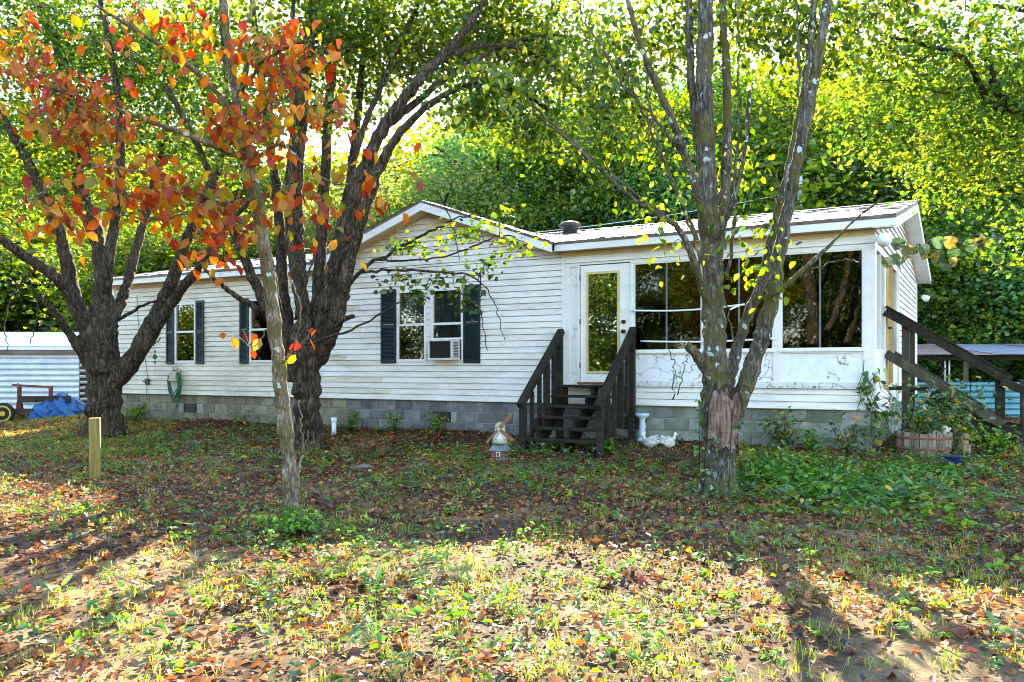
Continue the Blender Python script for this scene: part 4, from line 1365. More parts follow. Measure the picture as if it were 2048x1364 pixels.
# hose on its hanger
hang = thing('hose_hanger', 'beige plastic hose hanger box screwed to the left wall', 'hose hanger', hw(0, 0, 0), HROT)
xh = hx(357)
MB().add([(xh - .13, -.19, 1.24), (xh + .13, -.19, 1.24), (xh + .13, -.02, 1.22), (xh - .13, -.02, 1.22), (xh - .10, -.17, 1.46), (xh + .10, -.17, 1.46), (xh + .10, -.02, 1.53), (xh - .10, -.02, 1.53)],
         [(0, 3, 2, 1), (4, 5, 6, 7), (0, 1, 5, 4), (1, 2, 6, 5), (2, 3, 7, 6), (3, 0, 4, 7)]).build('box', 'beige_plastic', hang, bevel=.02)
MB().tube([(xh - .07, -.08, 1.5), (xh - .05, -.09, 1.58), (xh + .05, -.09, 1.58), (xh + .07, -.08, 1.5)], .016, 8).build('handle', 'beige_plastic', hang, True)
hose = thing('garden_hose', 'dark green garden hose looped over its wall hanger', 'hose', hw(0, 0, 0), HROT)
for k in range(7):
    pts = []
    w = .17 + .035 * math.sin(k * 2.1); hgt = .30 + .05 * math.cos(k * 1.7); cx_ = xh + .02 * math.sin(k * 3.3)
    top = 1.50 - .01 * k
    for i in range(25):
        a = 2 * math.pi * i / 24
        pts.append((cx_ + w * math.sin(a) * (1 + .12 * math.cos(a)), -.085 - .02 * (k % 4) - .01 * math.sin(a * 2 + k), top - hgt + hgt * math.cos(a)))
    MB().tube(pts, .013, 6, cap=False).build('loop', 'hose', hose, True)
MB().tube([(xh + .12, -.1, 1.0), (xh + .1, -.11, .8), (xh + .05, -.12, .6), (xh - .02, -.2, .42), (xh - .2, -.3, .39)], .013, 6).build('loop', 'hose', hose, True)
# cable box and wires on the wall
cb = thing('cable_box', 'small grey junction box with loose wires on the left wall', 'junction box', hw(0, 0, 0), HROT)
xb = hx(298)
MB().box((xb - .06, -.07, 1.16), (xb + .06, -.018, 1.30)).build('box', 'vent_metal', cb, bevel=.006)
MB().tube([(xb, -.03, 1.3), (xb - .1, -.03, 1.8), (xb - .35, -.03, 2.6), (xb - .4, -.03, 3.3)], .006, 5).build('wire', 'black', cb, True)
MB().tube([(xb - .03, -.03, 1.16), (xb - .05, -.03, 1.0), (xb - .02, -.03, .8)], .006, 5).build('wire', 'black', cb, True)
MB().tube([(xb - .2, -.03, 1.24), (xb - .06, -.04, 1.22)], .012, 5).build('wire', 'black', cb, True)
# hanging spinner
pS = at(310, 715, 17.5)
spn = thing('wind_spinner', 'lime green twisted wind spinner hanging below left tree limb', 'wind spinner', pS)
vs_, fs = [], []
for i in range(25):
    t = i / 24; a = t * 7; w = .045 * math.sin(math.pi * t) + .004
    for s in (-1, 1):
        vs_.append((s * w * math.cos(a), s * w * math.sin(a), -.14 + .3 * t))
    if i: fs.append((2 * i - 2, 2 * i - 1, 2 * i + 1, 2 * i))
MB().add(vs_, fs).build('ribbon', 'leaf_yellow' if False else 'hose', spn, True)
MB().tube([(0, 0, .16), (0, 0, 1.4)], .004, 4).build('cord', 'black', spn)
MB().tube([(0, 0, -.14), (0, 0, -.32)], .004, 4).build('cord', 'black', spn)

# purple flower by the steps
p = gp(1160, 918)
fl = thing('purple_flower', 'small purple flower blooming at the foot of the steps', 'flower', p)
MB().tube([(0, 0, -.02), (.01, 0, .09)], .005, 5).build('stem', 'hose', fl)
mb = MB()
for k in range(6):
    a = k * math.pi / 3
    c, s_ = math.cos(a), math.sin(a)
    mb.add([(.01, 0, .09), (.01 + .03 * c - .014 * s_, .03 * s_ + .014 * c, .11), (.01 + .06 * c, .06 * s_, .10), (.01 + .03 * c + .014 * s_, .03 * s_ - .014 * c, .11)], [(0, 1, 2, 3)])
mb.build('petals', 'purple', fl)

# flat stone in the litter
def rock(px, py, s, label):
    p = gp(px, py)
    b = bmesh.new(); bmesh.ops.create_icosphere(b, subdivisions=3, radius=1)
    r_ = np.random.default_rng(int(px))
    ph = r_.random(6) * 6
    for v_ in b.verts:
        n = 1 + .18 * math.sin(3 * v_.co.x + ph[0]) * math.sin(2.7 * v_.co.y + ph[1]) + .1 * math.sin(5 * v_.co.z + 4 * v_.co.x + ph[2])
        v_.co = Vector((v_.co.x * s[0], v_.co.y * s[1], v_.co.z * s[2])) * n
    me = bpy.data.meshes.new('rock'); b.to_mesh(me); b.free()
    o = link('rock', me, 'stone', None, True); o.location = p
    tag(o, label, 'rock')
rock(722, 938, (.17, .12, .07), 'flat tan rock half buried in the leaves below the gable')
rock(1190, 1000, (.05, .04, .03), 'small grey stone in the weeds in front of the steps') if False else None

# ------------------------------------------------------------------ left shed of corrugated metal
def corrugated(name, L, H, axis_h, mat, parent, pitch=.09, amp=.018, origin=(0, 0, 0)):
    """sheet in local XZ with ridges running along X (axis_h) or Z"""
    n = int((H if axis_h else L) / (pitch / 6))
    vs_, fs = [], []
    for i in range(n + 1):
        t = i / n
        y = amp * math.sin(2 * math.pi * t * (H if axis_h else L) / pitch)
        if axis_h:
            vs_ += [(0, y, t * H), (L, y, t * H)]
        else:
            vs_ += [(t * L, y, 0), (t * L, y, H)]
        if i: fs.append((2 * i - 2, 2 * i - 1, 2 * i + 1, 2 * i) if axis_h else (2 * i - 2, 2 * i, 2 * i + 1, 2 * i - 1))
    o = MB().add(vs_, fs).build(name, mat, parent, True)
    o.location = origin
    return o

c0 = gp(158, 826)
shed = thing('metal_shed', 'low corrugated silver metal shed with rust banded roof at far left', 'shed', (c0.x, c0.y, c0.z), math.radians(184))
for i in range(5):
    for k in range(2):
        corrugated('panel', 2.38, .92, True, 'galv', shed, .15, .02, (2.4 * i, -.012 * k, -.06 + .9 * k))
o = corrugated('panel', 3.0, 1.8, True, 'galv', shed, .15, .02, (-.0, -.03, -.06)); o.rotation_euler = (0, 0, math.radians(-90))
for i in range(5):
    MB().add([(2.4 * i - .05, .14, 1.66), (2.4 * i + 2.34, .14, 1.66), (2.4 * i + 2.34, -.25, 1.84), (2.4 * i - .05, -.25, 1.84), (2.4 * i + 2.34, -3.1, 2.25), (2.4 * i - .05, -3.1, 2.25)],
             [(0, 1, 2, 3), (3, 2, 4, 5)]).build('roof_sheet', 'galv', shed)
    MB().box((2.4 * i - .04, .05, 1.56), (2.4 * i + 2.34, .10, 1.68)).build('eave_strip', 'rust_roof', shed)
MB().box((.0, -3.0, -.1), (12.0, -.06, 1.6)).build('core', 'room', shed)

# blue tarp
p = gp(118, 832)
b = bmesh.new(); bmesh.ops.create_icosphere(b, subdivisions=5, radius=1)
for v_ in b.verts:
    q = v_.co.copy()
    n = 1 + .22 * math.sin(4.1 * q.x + 1) * math.sin(3.3 * q.y + 2) + .16 * abs(math.sin(7 * q.x + 4 * q.z)) + .10 * abs(math.sin(11 * q.y - 9 * q.x + 5 * q.z)) + .05 * math.sin(23 * q.x + 17 * q.z)
    v_.co = Vector((q.x * .62, q.y * .4, max(q.z, -.1) * .42)) * n
me = bpy.data.meshes.new('blue_tarp'); b.to_mesh(me); b.free()
tp = link('blue_tarp', me, 'tarp', None, True); tp.location = p
tag(tp, 'crumpled bright blue tarp heaped in front of the metal shed', 'tarp')

# rusty frame with planks
p = gp(66, 838)
fr = thing('plank_rack', 'rusty red post rack with two horizontal planks before the metal shed', 'rack', p, .15)
for xx in (-.32, .42):
    MB().box((xx - .04, -.04, -.1), (xx + .04, .04, .82)).build('upright', 'rust', fr)
MB().beam((-.48, 0, .86), (.46, 0, .80), .07, .05).build('top_bar', 'rust', fr)
MB().box((-.30, -.10, .42), (.92, -.05, .58)).build('plank', 'grey_wood', fr)
MB().box((-.52, -.10, .12), (.90, -.05, .26)).build('plank', 'grey_wood', fr)
MB().beam((-.32, .3, 0), (-.32, .0, .6), .05, .05).build('brace', 'rust', fr)

# yellow wheel of an old implement
p = gp(6, 845)
wh = thing('implement_wheel', 'yellow wheel of an old farm implement at left edge', 'wheel', p + Vector((0, 0, .22)), .2)
w_ = MB().lathe([(.14, -.05), (.24, -.055), (.27, -.03), (.27, .03), (.24, .055), (.14, .05)], (0, 0, 0), 28).build('tyre', 'tyre', wh, True); w_.rotation_euler = (math.pi / 2, 0, 0)
w_ = MB().lathe([(.03, -.06), (.05, -.05), (.13, -.03), (.17, -.058), (.20, -.06), (.20, .06), (.17, .058), (.13, .03), (.03, .06)], (0, 0, 0), 28).build('rim', 'yellow_paint', wh, True); w_.rotation_euler = (math.pi / 2, 0, 0)
MB().tube([(.05, .1, -.02), (.25, .15, .1), (.3, .15, .5), (.28, .15, .75)], .02, 8).build('lever', 'rust', wh, True)

# ------------------------------------------------------------------ right open shed
c1 = at(1838, 760, 20.0)
rs = thing('open_shed', 'open sided shed with patched tin roof and teal metal siding at right', 'shed', (c1.x, 20.0, float(zg(c1.x, 20))), math.radians(-4))
for i in range(4):
    corrugated('siding_sheet', 1.98, .86, True, 'galv_teal', rs, .14, .018, (-.8 + 2.0 * i, -.01 * (i % 2), 0))
for i in range(5):
    MB().box((-.9 + 2.0 * i - .06, .03, 0), (-.9 + 2.0 * i + .06, .15, 1.5)).build('post', 'grey_wood', rs)
for xx in (.62, .72, 4.0):
    MB().tube([(xx, .05, .8), (xx, .05, 1.5)], .022, 8).build('pole', 'galv', rs, True)
MB().box((-1.2, -.1, 1.38), (7.4, .02, 1.49)).build('beam', 'old_wood', rs)
for i in range(9):
    x = -1.3 + i * .97
    mt = 'rust_roof' if i in (1, 2, 5) else 'old_tin'
    MB().add([(x, -.45, 1.50 + .01 * (i % 2)), (x + 1.0, -.45, 1.50 + .01 * (i % 2)), (x + 1.0, 3.6, 1.86 + .01 * (i % 2)), (x, 3.6, 1.86 + .01 * (i % 2))], [(0, 1, 2, 3)]).build('roof_sheet', mt, rs)
for xx in (-.9, 2, 5):
    MB().box((xx - .06, 3.2, 0), (xx + .06, 3.32, 1.8)).build('post', 'grey_wood', rs)

# utility pole
p = Vector((at(1600, 300, 30).x, 30, float(zg(10, 30))))
up = thing('utility_pole', 'pale utility pole with slack wire rising behind the porch roof', 'utility pole', p)
MB().tube([(0, 0, -.3), (0, 0, 8.2)], [.12, .09], 12).build('pole', 'pole', up, True)
pts = [Vector((0, 0, 7.6)).lerp(Vector((-16, -9, 4.2)), t) - Vector((0, 0, 1.0 * 4 * t * (1 - t) * .35)) for t in np.linspace(0, 1, 14)]
MB().tube(pts, .011, 5).build('wire', 'pole', up, True)

# ------------------------------------------------------------------ trees in the yard
TRI = {}
def clusters_to_leaves(C, per, rad, r, flat=.75):
    """C (n,3) -> leaf positions and a tone per leaf that varies clump by clump"""
    n = len(C)
    k = np.maximum(3, r.poisson(per, n))
    rad = np.broadcast_to(np.asarray(rad, float), (n,))
    idx = np.repeat(np.arange(n), k)
    q = r.standard_normal((len(idx), 3)) * rad[idx][:, None]
    q[:, 2] *= flat
    tone = np.clip(.62 * r.random(n)[idx] + .38 * r.random(len(idx)), 0, 1)
    return C[idx] + q, tone

def make_tree(name, label, base, limbs, ells, mat_bark, mat_leaf, leaf=.075, per=28, rad=.22, seed=1, voxel=.024,
              tpl=LEAF_V, droop=.5, twig_r=.011, thin=(), extra=None, keep=None, group=None):
    r = np.random.default_rng(seed)
    t = thing(name, label, 'tree', base, 0, group)
    tr, nodes = trunk_mesh('trunk', limbs, base, mat_bark, t, voxel, seed)
    nd = [n[len(n) // 4:] for n in nodes[1:]] + [nodes[0][len(nodes[0]) // 2:]]
    # thin traced branches
    for rows in thin:
        s = smooth_path(rows, 7)
        s[1:-1, :3] += r.standard_normal((len(s) - 2, 3)) * .012
        MB().tube([tuple(q[:3] - np.array(base)) for q in s], list(np.maximum(s[:, 3], .004)), 6).build('branch', mat_bark, t, True)
        nd.append(s[len(s) // 4:, :3])
    nd = np.vstack(nd)
    C = np.vstack([ellipsoid_pts(e[:6], e[6], r) for e in ells])
    perA = np.concatenate([np.full(e[6], e[7] if len(e) > 7 else per, float) for e in ells])
    radA = np.where(perA < per * .8, rad * .62, rad)
    if keep is not None:
        kk = keep(C); C = C[kk]; perA = perA[kk]; radA = radA[kk]
    P, R = grow(nd, C, r, twig_r)
    V, Q = tubes(P - np.array(base), R, 4)
    tw = link('twigs', fast_mesh('twigs', V, Q), mat_bark, t, True); tw['kind'] = 'stuff'
    L, tone = clusters_to_leaves(C, perA, radA, r)
    # leaves along the twigs too
    m_ = r.random((len(P), 3)) < .4
    extra_p = P[:, 2:5][m_] + r.standard_normal((m_.sum(), 3)) * .06
    L = np.vstack([L, extra_p]); tone = np.concatenate([tone, r.random(len(extra_p))])
    sz = leaf * (.65 + .7 * r.random(len(L)))
    leaf_object('foliage', L, sz, tone, mat_leaf, t, base, r, 'stuff', tpl=tpl, droop=droop)
    TRI[name] = len(L)
    return t, nd, P

# ---- big tree on the left
WSC[0] = .80
b0 = gp(212, 874); Y0 = b0.y
LT = [limb(Y0, p) for p in [
    [(212, 892, 118, 0), (211, 870, 98, 0), (208, 835, 84, 0), (207, 780, 78, 0), (205, 720, 82, 0), (203, 670, 78, 0), (202, 630, 58, .1), (206, 580, 46, .2), (204, 520, 42, .3), (186, 450, 38, .5), (160, 366, 34, .7), (146, 256, 30, .9), (121, 110, 26, 1.2), (73, 0, 22, 1.4), (30, -120, 16, 1.6)],
    [(197, 720, 44, 0), (172, 655, 42, -.2), (150, 600, 36, -.4), (112, 555, 30, -.7), (66, 523, 26, -1.0), (0, 478, 22, -1.5), (-90, 420, 16, -2)],
    [(190, 690, 36, 0), (165, 640, 40, .1), (143, 573, 36, .1), (128, 500, 32, 0), (100, 420, 28, -.2), (50, 310, 24, -.4), (0, 230, 20, -.6), (-80, 120, 14, -.8)],
    [(180, 735, 26, 0), (155, 690, 24, -.3), (120, 640, 19, -.5), (92, 605, 15, -.7), (72, 592, 10, -.8)],
    [(225, 760, 50, 0), (252, 735, 46, -.1), (290, 672, 40, -.3), (325, 605, 34, -.5), (352, 540, 30, -.8), (385, 450, 26, -1.1), (430, 350, 22, -1.4), (470, 230, 18, -1.6), (500, 100, 14, -1.8)],
    [(230, 770, 36, 0), (262, 735, 34, -.2), (312, 655, 29, -.5), (355, 590, 26, -.8), (388, 548, 22, -1.1), (440, 470, 16, -1.4), (500, 400, 12, -1.6)],
    [(215, 660, 34, 0), (238, 612, 28, .4), (256, 560, 24, .7), (272, 500, 22, 1.0), (300, 400, 20, 1.3), (330, 260, 18, 1.6), (345, 120, 15, 1.9), (350, 0, 12, 2.1)],
    [(208, 600, 30, .1), (215, 540, 28, .0), (225, 470, 26, -.1), (238, 380, 24, -.3), (240, 250, 20, -.5), (225, 120, 16, -.7), (200, 0, 13, -.9)],
]]
thinL = [limb(Y0, p) for p in [
    [(236, 640, 10, 0), (270, 620, 8, -.3), (300, 605, 6, -.5), (345, 600, 4, -.8)],
    [(285, 700, 5, -.4), (305, 690, 4, -.5), (322, 676, 3, -.6)],
    [(70, 540, 6, -1), (30, 580, 4, -1.2), (10, 640, 3, -1.2), (15, 700, 2, -1.1)],
    [(60, 560, 5, -1), (75, 620, 3, -1), (60, 690, 2, -1)],
]]
make_tree('shade_tree', 'large brown trunked tree forking into many limbs left of house', b0, LT,
          [(90, 120, Y0 + 1.6, 260, 190, 2.2, 300), (330, 200, Y0 + .9, 200, 210, 2.0, 290), (60, 330, Y0 + .8, 200, 120, 1.7, 150), (250, 400, Y0 + 1.2, 160, 70, 1.4, 75),
           (200, 60, Y0 + 1.8, 320, 150, 2.0, 160), (190, 465, Y0 - .7, 90, 40, .8, 16), (330, 480, Y0 - 1.2, 60, 40, .6, 10), (-40, 500, Y0 - 1.5, 60, 70, 1, 14)],
          'bark_brown', 'leaf_green', .085, 30, .25, 11, .026, HEART_V, thin=thinL,
          keep=lambda C: ~((C[:, 2] < 5.7) & (C[:, 0] > -8.9)))

# ---- middle tree
WSC[0] = .73
b1 = gp(620, 900); Y1 = b1.y
MT = [limb(Y1, p) for p in [
    [(622, 922, 110, 0), (620, 900, 88, 0), (617, 860, 74, 0), (614, 800, 70, 0), (612, 740, 76, 0), (610, 690, 84, 0), (606, 630, 46, .1), (598, 560, 42, .2), (594, 482, 40, .3), (592, 400, 38, .4), (602, 250, 36, .5), (614, 120, 34, .6), (628, 0, 32, .7), (640, -120, 26, .8)],
    [(590, 760, 40, 0), (572, 720, 38, -.1), (553, 660, 34, -.3), (530, 610, 30, -.4), (500, 545, 27, -.6), (470, 470, 24, -.8), (430, 370, 20, -1.1), (380, 260, 17, -1.4), (330, 170, 14, -1.6)],
    [(596, 740, 40, 0), (580, 680, 38, .2), (568, 600, 34, .4), (562, 500, 30, .6), (555, 400, 28, .8), (540, 280, 24, 1.1), (520, 140, 20, 1.4), (505, 0, 16, 1.6)],
    [(630, 730, 46, 0), (645, 660, 48, -.1), (660, 590, 46, -.2), (675, 520, 44, -.3), (698, 440, 42, -.4), (728, 340, 40, -.5), (770, 250, 36, -.6), (830, 170, 30, -.7), (890, 105, 26, -.7), (940, 50, 22, -.8), (990, -40, 18, -.9)],
    [(640, 720, 42, 0), (664, 660, 42, -.4), (684, 590, 38, -.6), (702, 510, 36, -.7), (730, 420, 32, -.8), (762, 330, 28, -.9), (810, 255, 24, -1.0), (880, 195, 19, -1.2), (960, 165, 15, -1.3), (1050, 190, 12, -1.5), (1110, 230, 9, -1.6)],
    [(622, 700, 40, .0), (632, 620, 36, .4), (640, 520, 34, .7), (648, 400, 30, 1.0), (655, 250, 27, 1.3), (668, 100, 24, 1.6), (680, -60, 20, 1.8)],
    [(640, 690, 34, .0), (658, 600, 32, .5), (676, 480, 28, .8), (700, 360, 25, 1.1), (715, 230, 22, 1.3), (730, 90, 18, 1.5), (760, -60, 15, 1.7)],
    [(650, 620, 24, -.3), (672, 520, 22, -.2), (690, 400, 20, 0), (720, 280, 18, .2), (770, 150, 16, .3), (830, 20, 13, .4), (870, -80, 10, .5)],
    [(600, 620, 22, -.2), (580, 500, 20, -.3), (575, 380, 18, -.4), (590, 220, 16, -.5), (585, 80, 14, -.6), (590, -60, 11, -.7)],
    [(560, 640, 20, -.2), (540, 520, 19, .1), (505, 400, 17, .3), (470, 280, 15, .5), (450, 140, 12, .7), (440, 0, 10, .9)],
    [(770, 250, 26, -.6), (820, 215, 22, -.5), (900, 150, 18, -.4), (980, 105, 16, -.2), (1070, 75, 13, 0), (1160, 78, 10, .2), (1240, 110, 8, .3)],
    [(835, 165, 18, -.7), (900, 110, 16, -.6), (1000, 90, 13, -.3), (1090, 120, 10, 0), (1150, 175, 7, .2)],
    [(660, 650, 22, -.4), (685, 640, 17, -.6), (708, 632, 14, -.7)],
    [(662, 620, 18, -.4), (684, 605, 13, -.5), (700, 592, 9, -.6)],
]]
thinM = [limb(Y1, p) for p in [
    [(672, 600, 13, -.5), (720, 545, 11, -.9), (790, 500, 9, -1.2), (850, 468, 7, -1.5), (910, 438, 5, -1.7), (960, 425, 3, -1.8)],
    [(720, 545, 8, -.9), (800, 540, 7, -1.2), (880, 545, 6, -1.5), (950, 555, 5, -1.7), (990, 610, 3, -1.8), (1010, 680, 2, -1.9)],
    [(760, 520, 6, -1.1), (840, 520, 5, -1.4), (920, 505, 5, -1.6), (1000, 470, 4, -1.7), (1060, 490, 2, -1.8)],
    [(610, 690, 8, -.4), (700, 660, 6, -.8), (790, 610, 4, -1.1), (830, 590, 2, -1.2)],
    [(590, 640, 8, -.6), (615, 560, 6, -.7), (635, 480, 5, -.8), (640, 400, 4, -.9)],
    [(520, 620, 20, -.5), (470, 590, 16, -.7), (430, 560, 13, -.9), (405, 530, 9, -1.0)],
    [(640, 580, 7, -.5), (690, 500, 5, -.8), (720, 440, 4, -1.0), (730, 380, 3, -1.1)],
    [(960, 545, 4, -1.7), (960, 620, 3, -1.7), (975, 700, 2, -1.7)],
    [(875, 380, 4, -1.6), (905, 450, 3, -1.7), (920, 520, 2, -1.7)],
]]
make_tree('shade_tree', 'multi stemmed tree arching over the front gable', b1, MT,
          [(620, 90, Y1 + 1.6, 250, 160, 1.7, 340), (870, 60, Y1 + .9, 240, 110, 1.6, 300), (1080, 100, Y1 + .8, 190, 120, 1.4, 200), (960, 210, Y1 - 1.2, 110, 60, .9, 50),
           (1080, 260, Y1 - 1.4, 90, 50, .6, 24), (480, 230, Y1 - .6, 130, 130, 1.4, 60), (700, 230, Y1 + .6, 110, 60, 1, 12),
           (820, 490, Y1 - 1.4, 70, 14, .3, 8, 9), (930, 470, Y1 - 1.6, 60, 22, .3, 9, 9), (1030, 490, Y1 - 1.75, 36, 20, .2, 6, 9), (870, 575, Y1 - 1.4, 80, 14, .25, 9, 10), (920, 610, Y1 - 1.6, 26, 18, .2, 4, 8),
           (770, 560, Y1 - 1.2, 50, 20, .3, 5, 8), (960, 530, Y1 - 1.7, 50, 16, .3, 6, 9), (1000, 440, Y1 - 1.7, 50, 20, .3, 3, 7)],
          'bark_brown', 'leaf_lime', .085, 24, .20, 23, .022, HEART_V, thin=thinM,
          keep=lambda C: ~((C[:, 2] < 5.2) & (C[:, 2] > 3.95) & (C[:, 1] > 13.0) & (C[:, 0] > -1.5) & (C[:, 0] < 3)))

# ---- right tree with torn bark
WSC[0] = .82
b2 = gp(1438, 985); Y2 = b2.y
RT = [limb(Y2, p) for p in [
    [(1440, 1005, 118, 0), (1438, 985, 100, 0), (1437, 950, 84, 0), (1437, 900, 78, 0), (1438, 850, 82, 0), (1437, 800, 80, 0), (1432, 740, 60, 0), (1428, 660, 56, 0), (1424, 560, 54, .05), (1420, 450, 50, .1), (1414, 330, 46, .15), (1410, 200, 42, .2), (1410, 80, 38, .25), (1412, -60, 34, .3)],
    [(1455, 850, 50, 0), (1478, 800, 46, -.1), (1502, 740, 44, -.15), (1528, 660, 40, -.2), (1548, 580, 36, -.25), (1564, 480, 33, -.3), (1585, 370, 30, -.35), (1608, 260, 28, -.4), (1632, 140, 26, -.4), (1652, 20, 24, -.4), (1670, -100, 20, -.4)],
    [(1452, 780, 34, .1), (1468, 720, 30, .2), (1492, 640, 28, .3), (1522, 570, 29, .2), (1546, 480, 27, .1), (1566, 390, 24, .1), (1590, 280, 22, .1), (1612, 160, 20, .1), (1625, 40, 18, .1), (1632, -80, 15, .1)],
    [(1412, 600, 20, -.05), (1394, 540, 19, -.2), (1376, 490, 18, -.3), (1352, 452, 16, -.4), (1310, 425, 13, -.5), (1250, 385, 11, -.6), (1170, 310, 10, -.7), (1080, 235, 8, -.8), (980, 165, 6, -.9)],
    [(1418, 470, 24, 0), (1398, 400, 22, -.15), (1378, 330, 21, -.25), (1345, 240, 19, -.35), (1305, 150, 18, -.4), (1275, 70, 16, -.45), (1250, -20, 13, -.5)],
    [(1425, 430, 26, .1), (1400, 300, 24, .3), (1385, 180, 22, .4), (1378, 60, 20, .5), (1375, -60, 16, .6)],
    [(1432, 520, 26, .1), (1448, 400, 26, .3), (1455, 280, 24, .45), (1452, 150, 22, .6), (1446, 20, 20, .7), (1440, -80, 16, .8)],
    [(1428, 760, 30, -.05), (1400, 722, 26, -.16), (1384, 700, 24, -.25), (1372, 688, 22, -.3)],
    [(1530, 600, 20, -.2), (1560, 580, 16, -.4), (1600, 545, 13, -.5), (1660, 490, 11, -.6), (1720, 430, 9, -.7), (1780, 390, 7, -.8)],
    [(1436, 480, 17, -.1), (1466, 400, 15, -.2), (1490, 300, 12, -.25), (1500, 180, 10, -.3)],
]]
thinR = [limb(Y2, p) for p in [
    [(1352, 452, 9, -.4), (1290, 400, 8, -.4), (1200, 330, 7, -.3), (1110, 250, 5, -.2), (1030, 180, 4, -.1)],
    [(1620, 540, 5, -.5), (1680, 520, 3, -.6), (1720, 525, 2, -.6)],
    [(1455, 560, 9, -.2), (1468, 450, 8, -.25), (1470, 330, 7, -.3), (1480, 200, 6, -.3), (1476, 60, 5, -.3), (1470, -20, 4, -.3)],
    [(1400, 520, 8, -.2), (1370, 420, 7, -.3), (1330, 330, 6, -.4), (1300, 220, 5, -.4), (1290, 100, 4, -.4)],
    [(1570, 430, 9, -.3), (1590, 330, 8, -.35), (1600, 220, 7, -.4), (1596, 100, 6, -.4), (1590, -10, 5, -.4)],
    [(1380, 340, 9, -.2), (1330, 260, 8, -.3), (1250, 170, 7, -.4), (1180, 60, 5, -.4), (1150, -10, 4, -.4)],
    [(1560, 560, 7, -.3), (1556, 470, 6, -.45), (1548, 400, 5, -.5), (1556, 340, 3, -.5)],
    [(1395, 480, 8, -.2), (1340, 350, 7, -.3), (1290, 240, 6, -.3), (1240, 120, 5, -.4)],
    [(1470, 690, 5, -.2), (1450, 600, 3, -.3), (1440, 560, 2, -.3)],
    [(1345, 800, 4, -.6), (1350, 740, 3, -.6), (1338, 700, 2, -.6)],
    [(1355, 790, 3, -.6), (1368, 740, 2, -.6), (1372, 710, 2, -.6)],
]]
RTREE, _, _ = make_tree('shade_tree', 'lichen spotted tree with torn pinkish bark in front of porch', b2, RT,
          [(1270, 90, Y2 + 1.3, 160, 140, 1.0, 75), (1450, 20, Y2 + 1.4, 190, 110, 1.0, 90), (1610, 70, Y2 + .9, 120, 130, .9, 60), (1750, 10, Y2 + 1.2, 110, 60, .8, 26), (1230, 230, Y2 + .9, 120, 90, .8, 30), (1340, 300, Y2 + .8, 60, 70, .5, 10),
           (1345, 490, Y2 - .5, 14, 10, .1, 1), (1510, 555, Y2 - .5, 18, 30, .15, 3), (1500, 460, Y2 - .5, 30, 14, .2, 2), (1300, 415, Y2 - .5, 24, 20, .2, 3), (1480, 320, Y2 + .6, 60, 70, .5, 7), (1210, 340, Y2 - .6, 40, 20, .2, 3), (1000, 180, Y2 - .6, 30, 20, .3, 3)]
          ,
          'bark_grey', 'leaf_lime', .09, 20, .22, 31, .0215, LEAF_V, droop=.9, thin=thinR, twig_r=.008)

# ---- slim tree with orange leaves
WSC[0] = .95
b3 = gp(592, 1050); Y3 = b3.y
ST = [limb(Y3, p) for p in [
    [(594, 1068, 46, 0), (592, 1050, 38, 0), (585, 1000, 33, 0), (578, 930, 31, 0), (570, 850, 31, -.02), (561, 760, 30, -.04), (552, 680, 30, -.06), (543, 600, 30, -.08), (531, 510, 29, -.1), (517, 420, 27, -.15), (500, 340, 25, -.2), (482, 260, 22, -.25), (468, 170, 20, -.3), (455, 80, 18, -.35), (448, 0, 16, -.4), (440, -90, 13, -.4)],
    [(494, 320, 13, -.2), (440, 296, 13, -.4), (370, 268, 12, -.6), (290, 240, 10, -.9), (200, 205, 9, -1.2), (110, 180, 7, -1.5), (20, 150, 5, -1.8)],
    [(480, 250, 13, -.25), (420, 170, 12, -.5), (350, 110, 11, -.8), (270, 60, 10, -1.1), (190, 10, 8, -1.4)],
]]
thinS = [limb(Y3, p) for p in [
    [(505, 400, 9, -.2), (440, 400, 8, -.5), (360, 370, 6, -.8), (260, 340, 5, -1.1), (160, 340, 4, -1.3), (60, 400, 3, -1.5)],
    [(510, 430, 8, -.2), (450, 440, 7, -.4), (380, 430, 6, -.6), (300, 440, 4, -.8), (200, 420, 3, -1.0)],
    [(470, 200, 10, -.3), (520, 130, 8, -.5), (580, 90, 7, -.7), (630, 80, 4, -.9)],
    [(495, 330, 8, -.2), (560, 290, 7, -.4), (610, 330, 5, -.5), (680, 370, 4, -.6), (760, 340, 2, -.7)],
    [(480, 260, 7, -.3), (530, 220, 6, -.4), (580, 190, 5, -.5)],
    [(465, 150, 9, -.3), (490, 60, 7, -.5), (505, 0, 5, -.6)],
    [(560, 730, 7, -.1), (590, 690, 5, -.2), (600, 620, 4, -.3), (585, 560, 3, -.3)],
    [(545, 640, 5, -.1), (520, 680, 4, -.2), (495, 690, 3, -.25)],
    [(588, 1000, 9, -.1), (600, 940, 7, -.1), (604, 860, 5, -.1), (598, 800, 3, -.1)],
    [(600, 930, 4, -.1), (612, 890, 3, -.1), (616, 860, 2, -.1)],
    [(110, 180, 5, -1.5), (60, 230, 4, -1.6), (10, 210, 3, -1.7)],
    [(270, 60, 5, -1.1), (230, 30, 4, -1.2), (160, 30, 3, -1.3), (60, 5, 3, -1.4)],
]]
r = np.random.default_rng(5)
slim = thing('slim_tree', 'slim pale barked tree with large orange and red leaves in foreground', 'tree', b3)
_, nodesS = trunk_mesh('trunk', ST, b3, 'bark_pale', slim, .0145, 41, .06)
nd = [n[len(n) // 4:] for n in nodesS]
nd[0] = nodesS[0][int(len(nodesS[0]) * .6):]
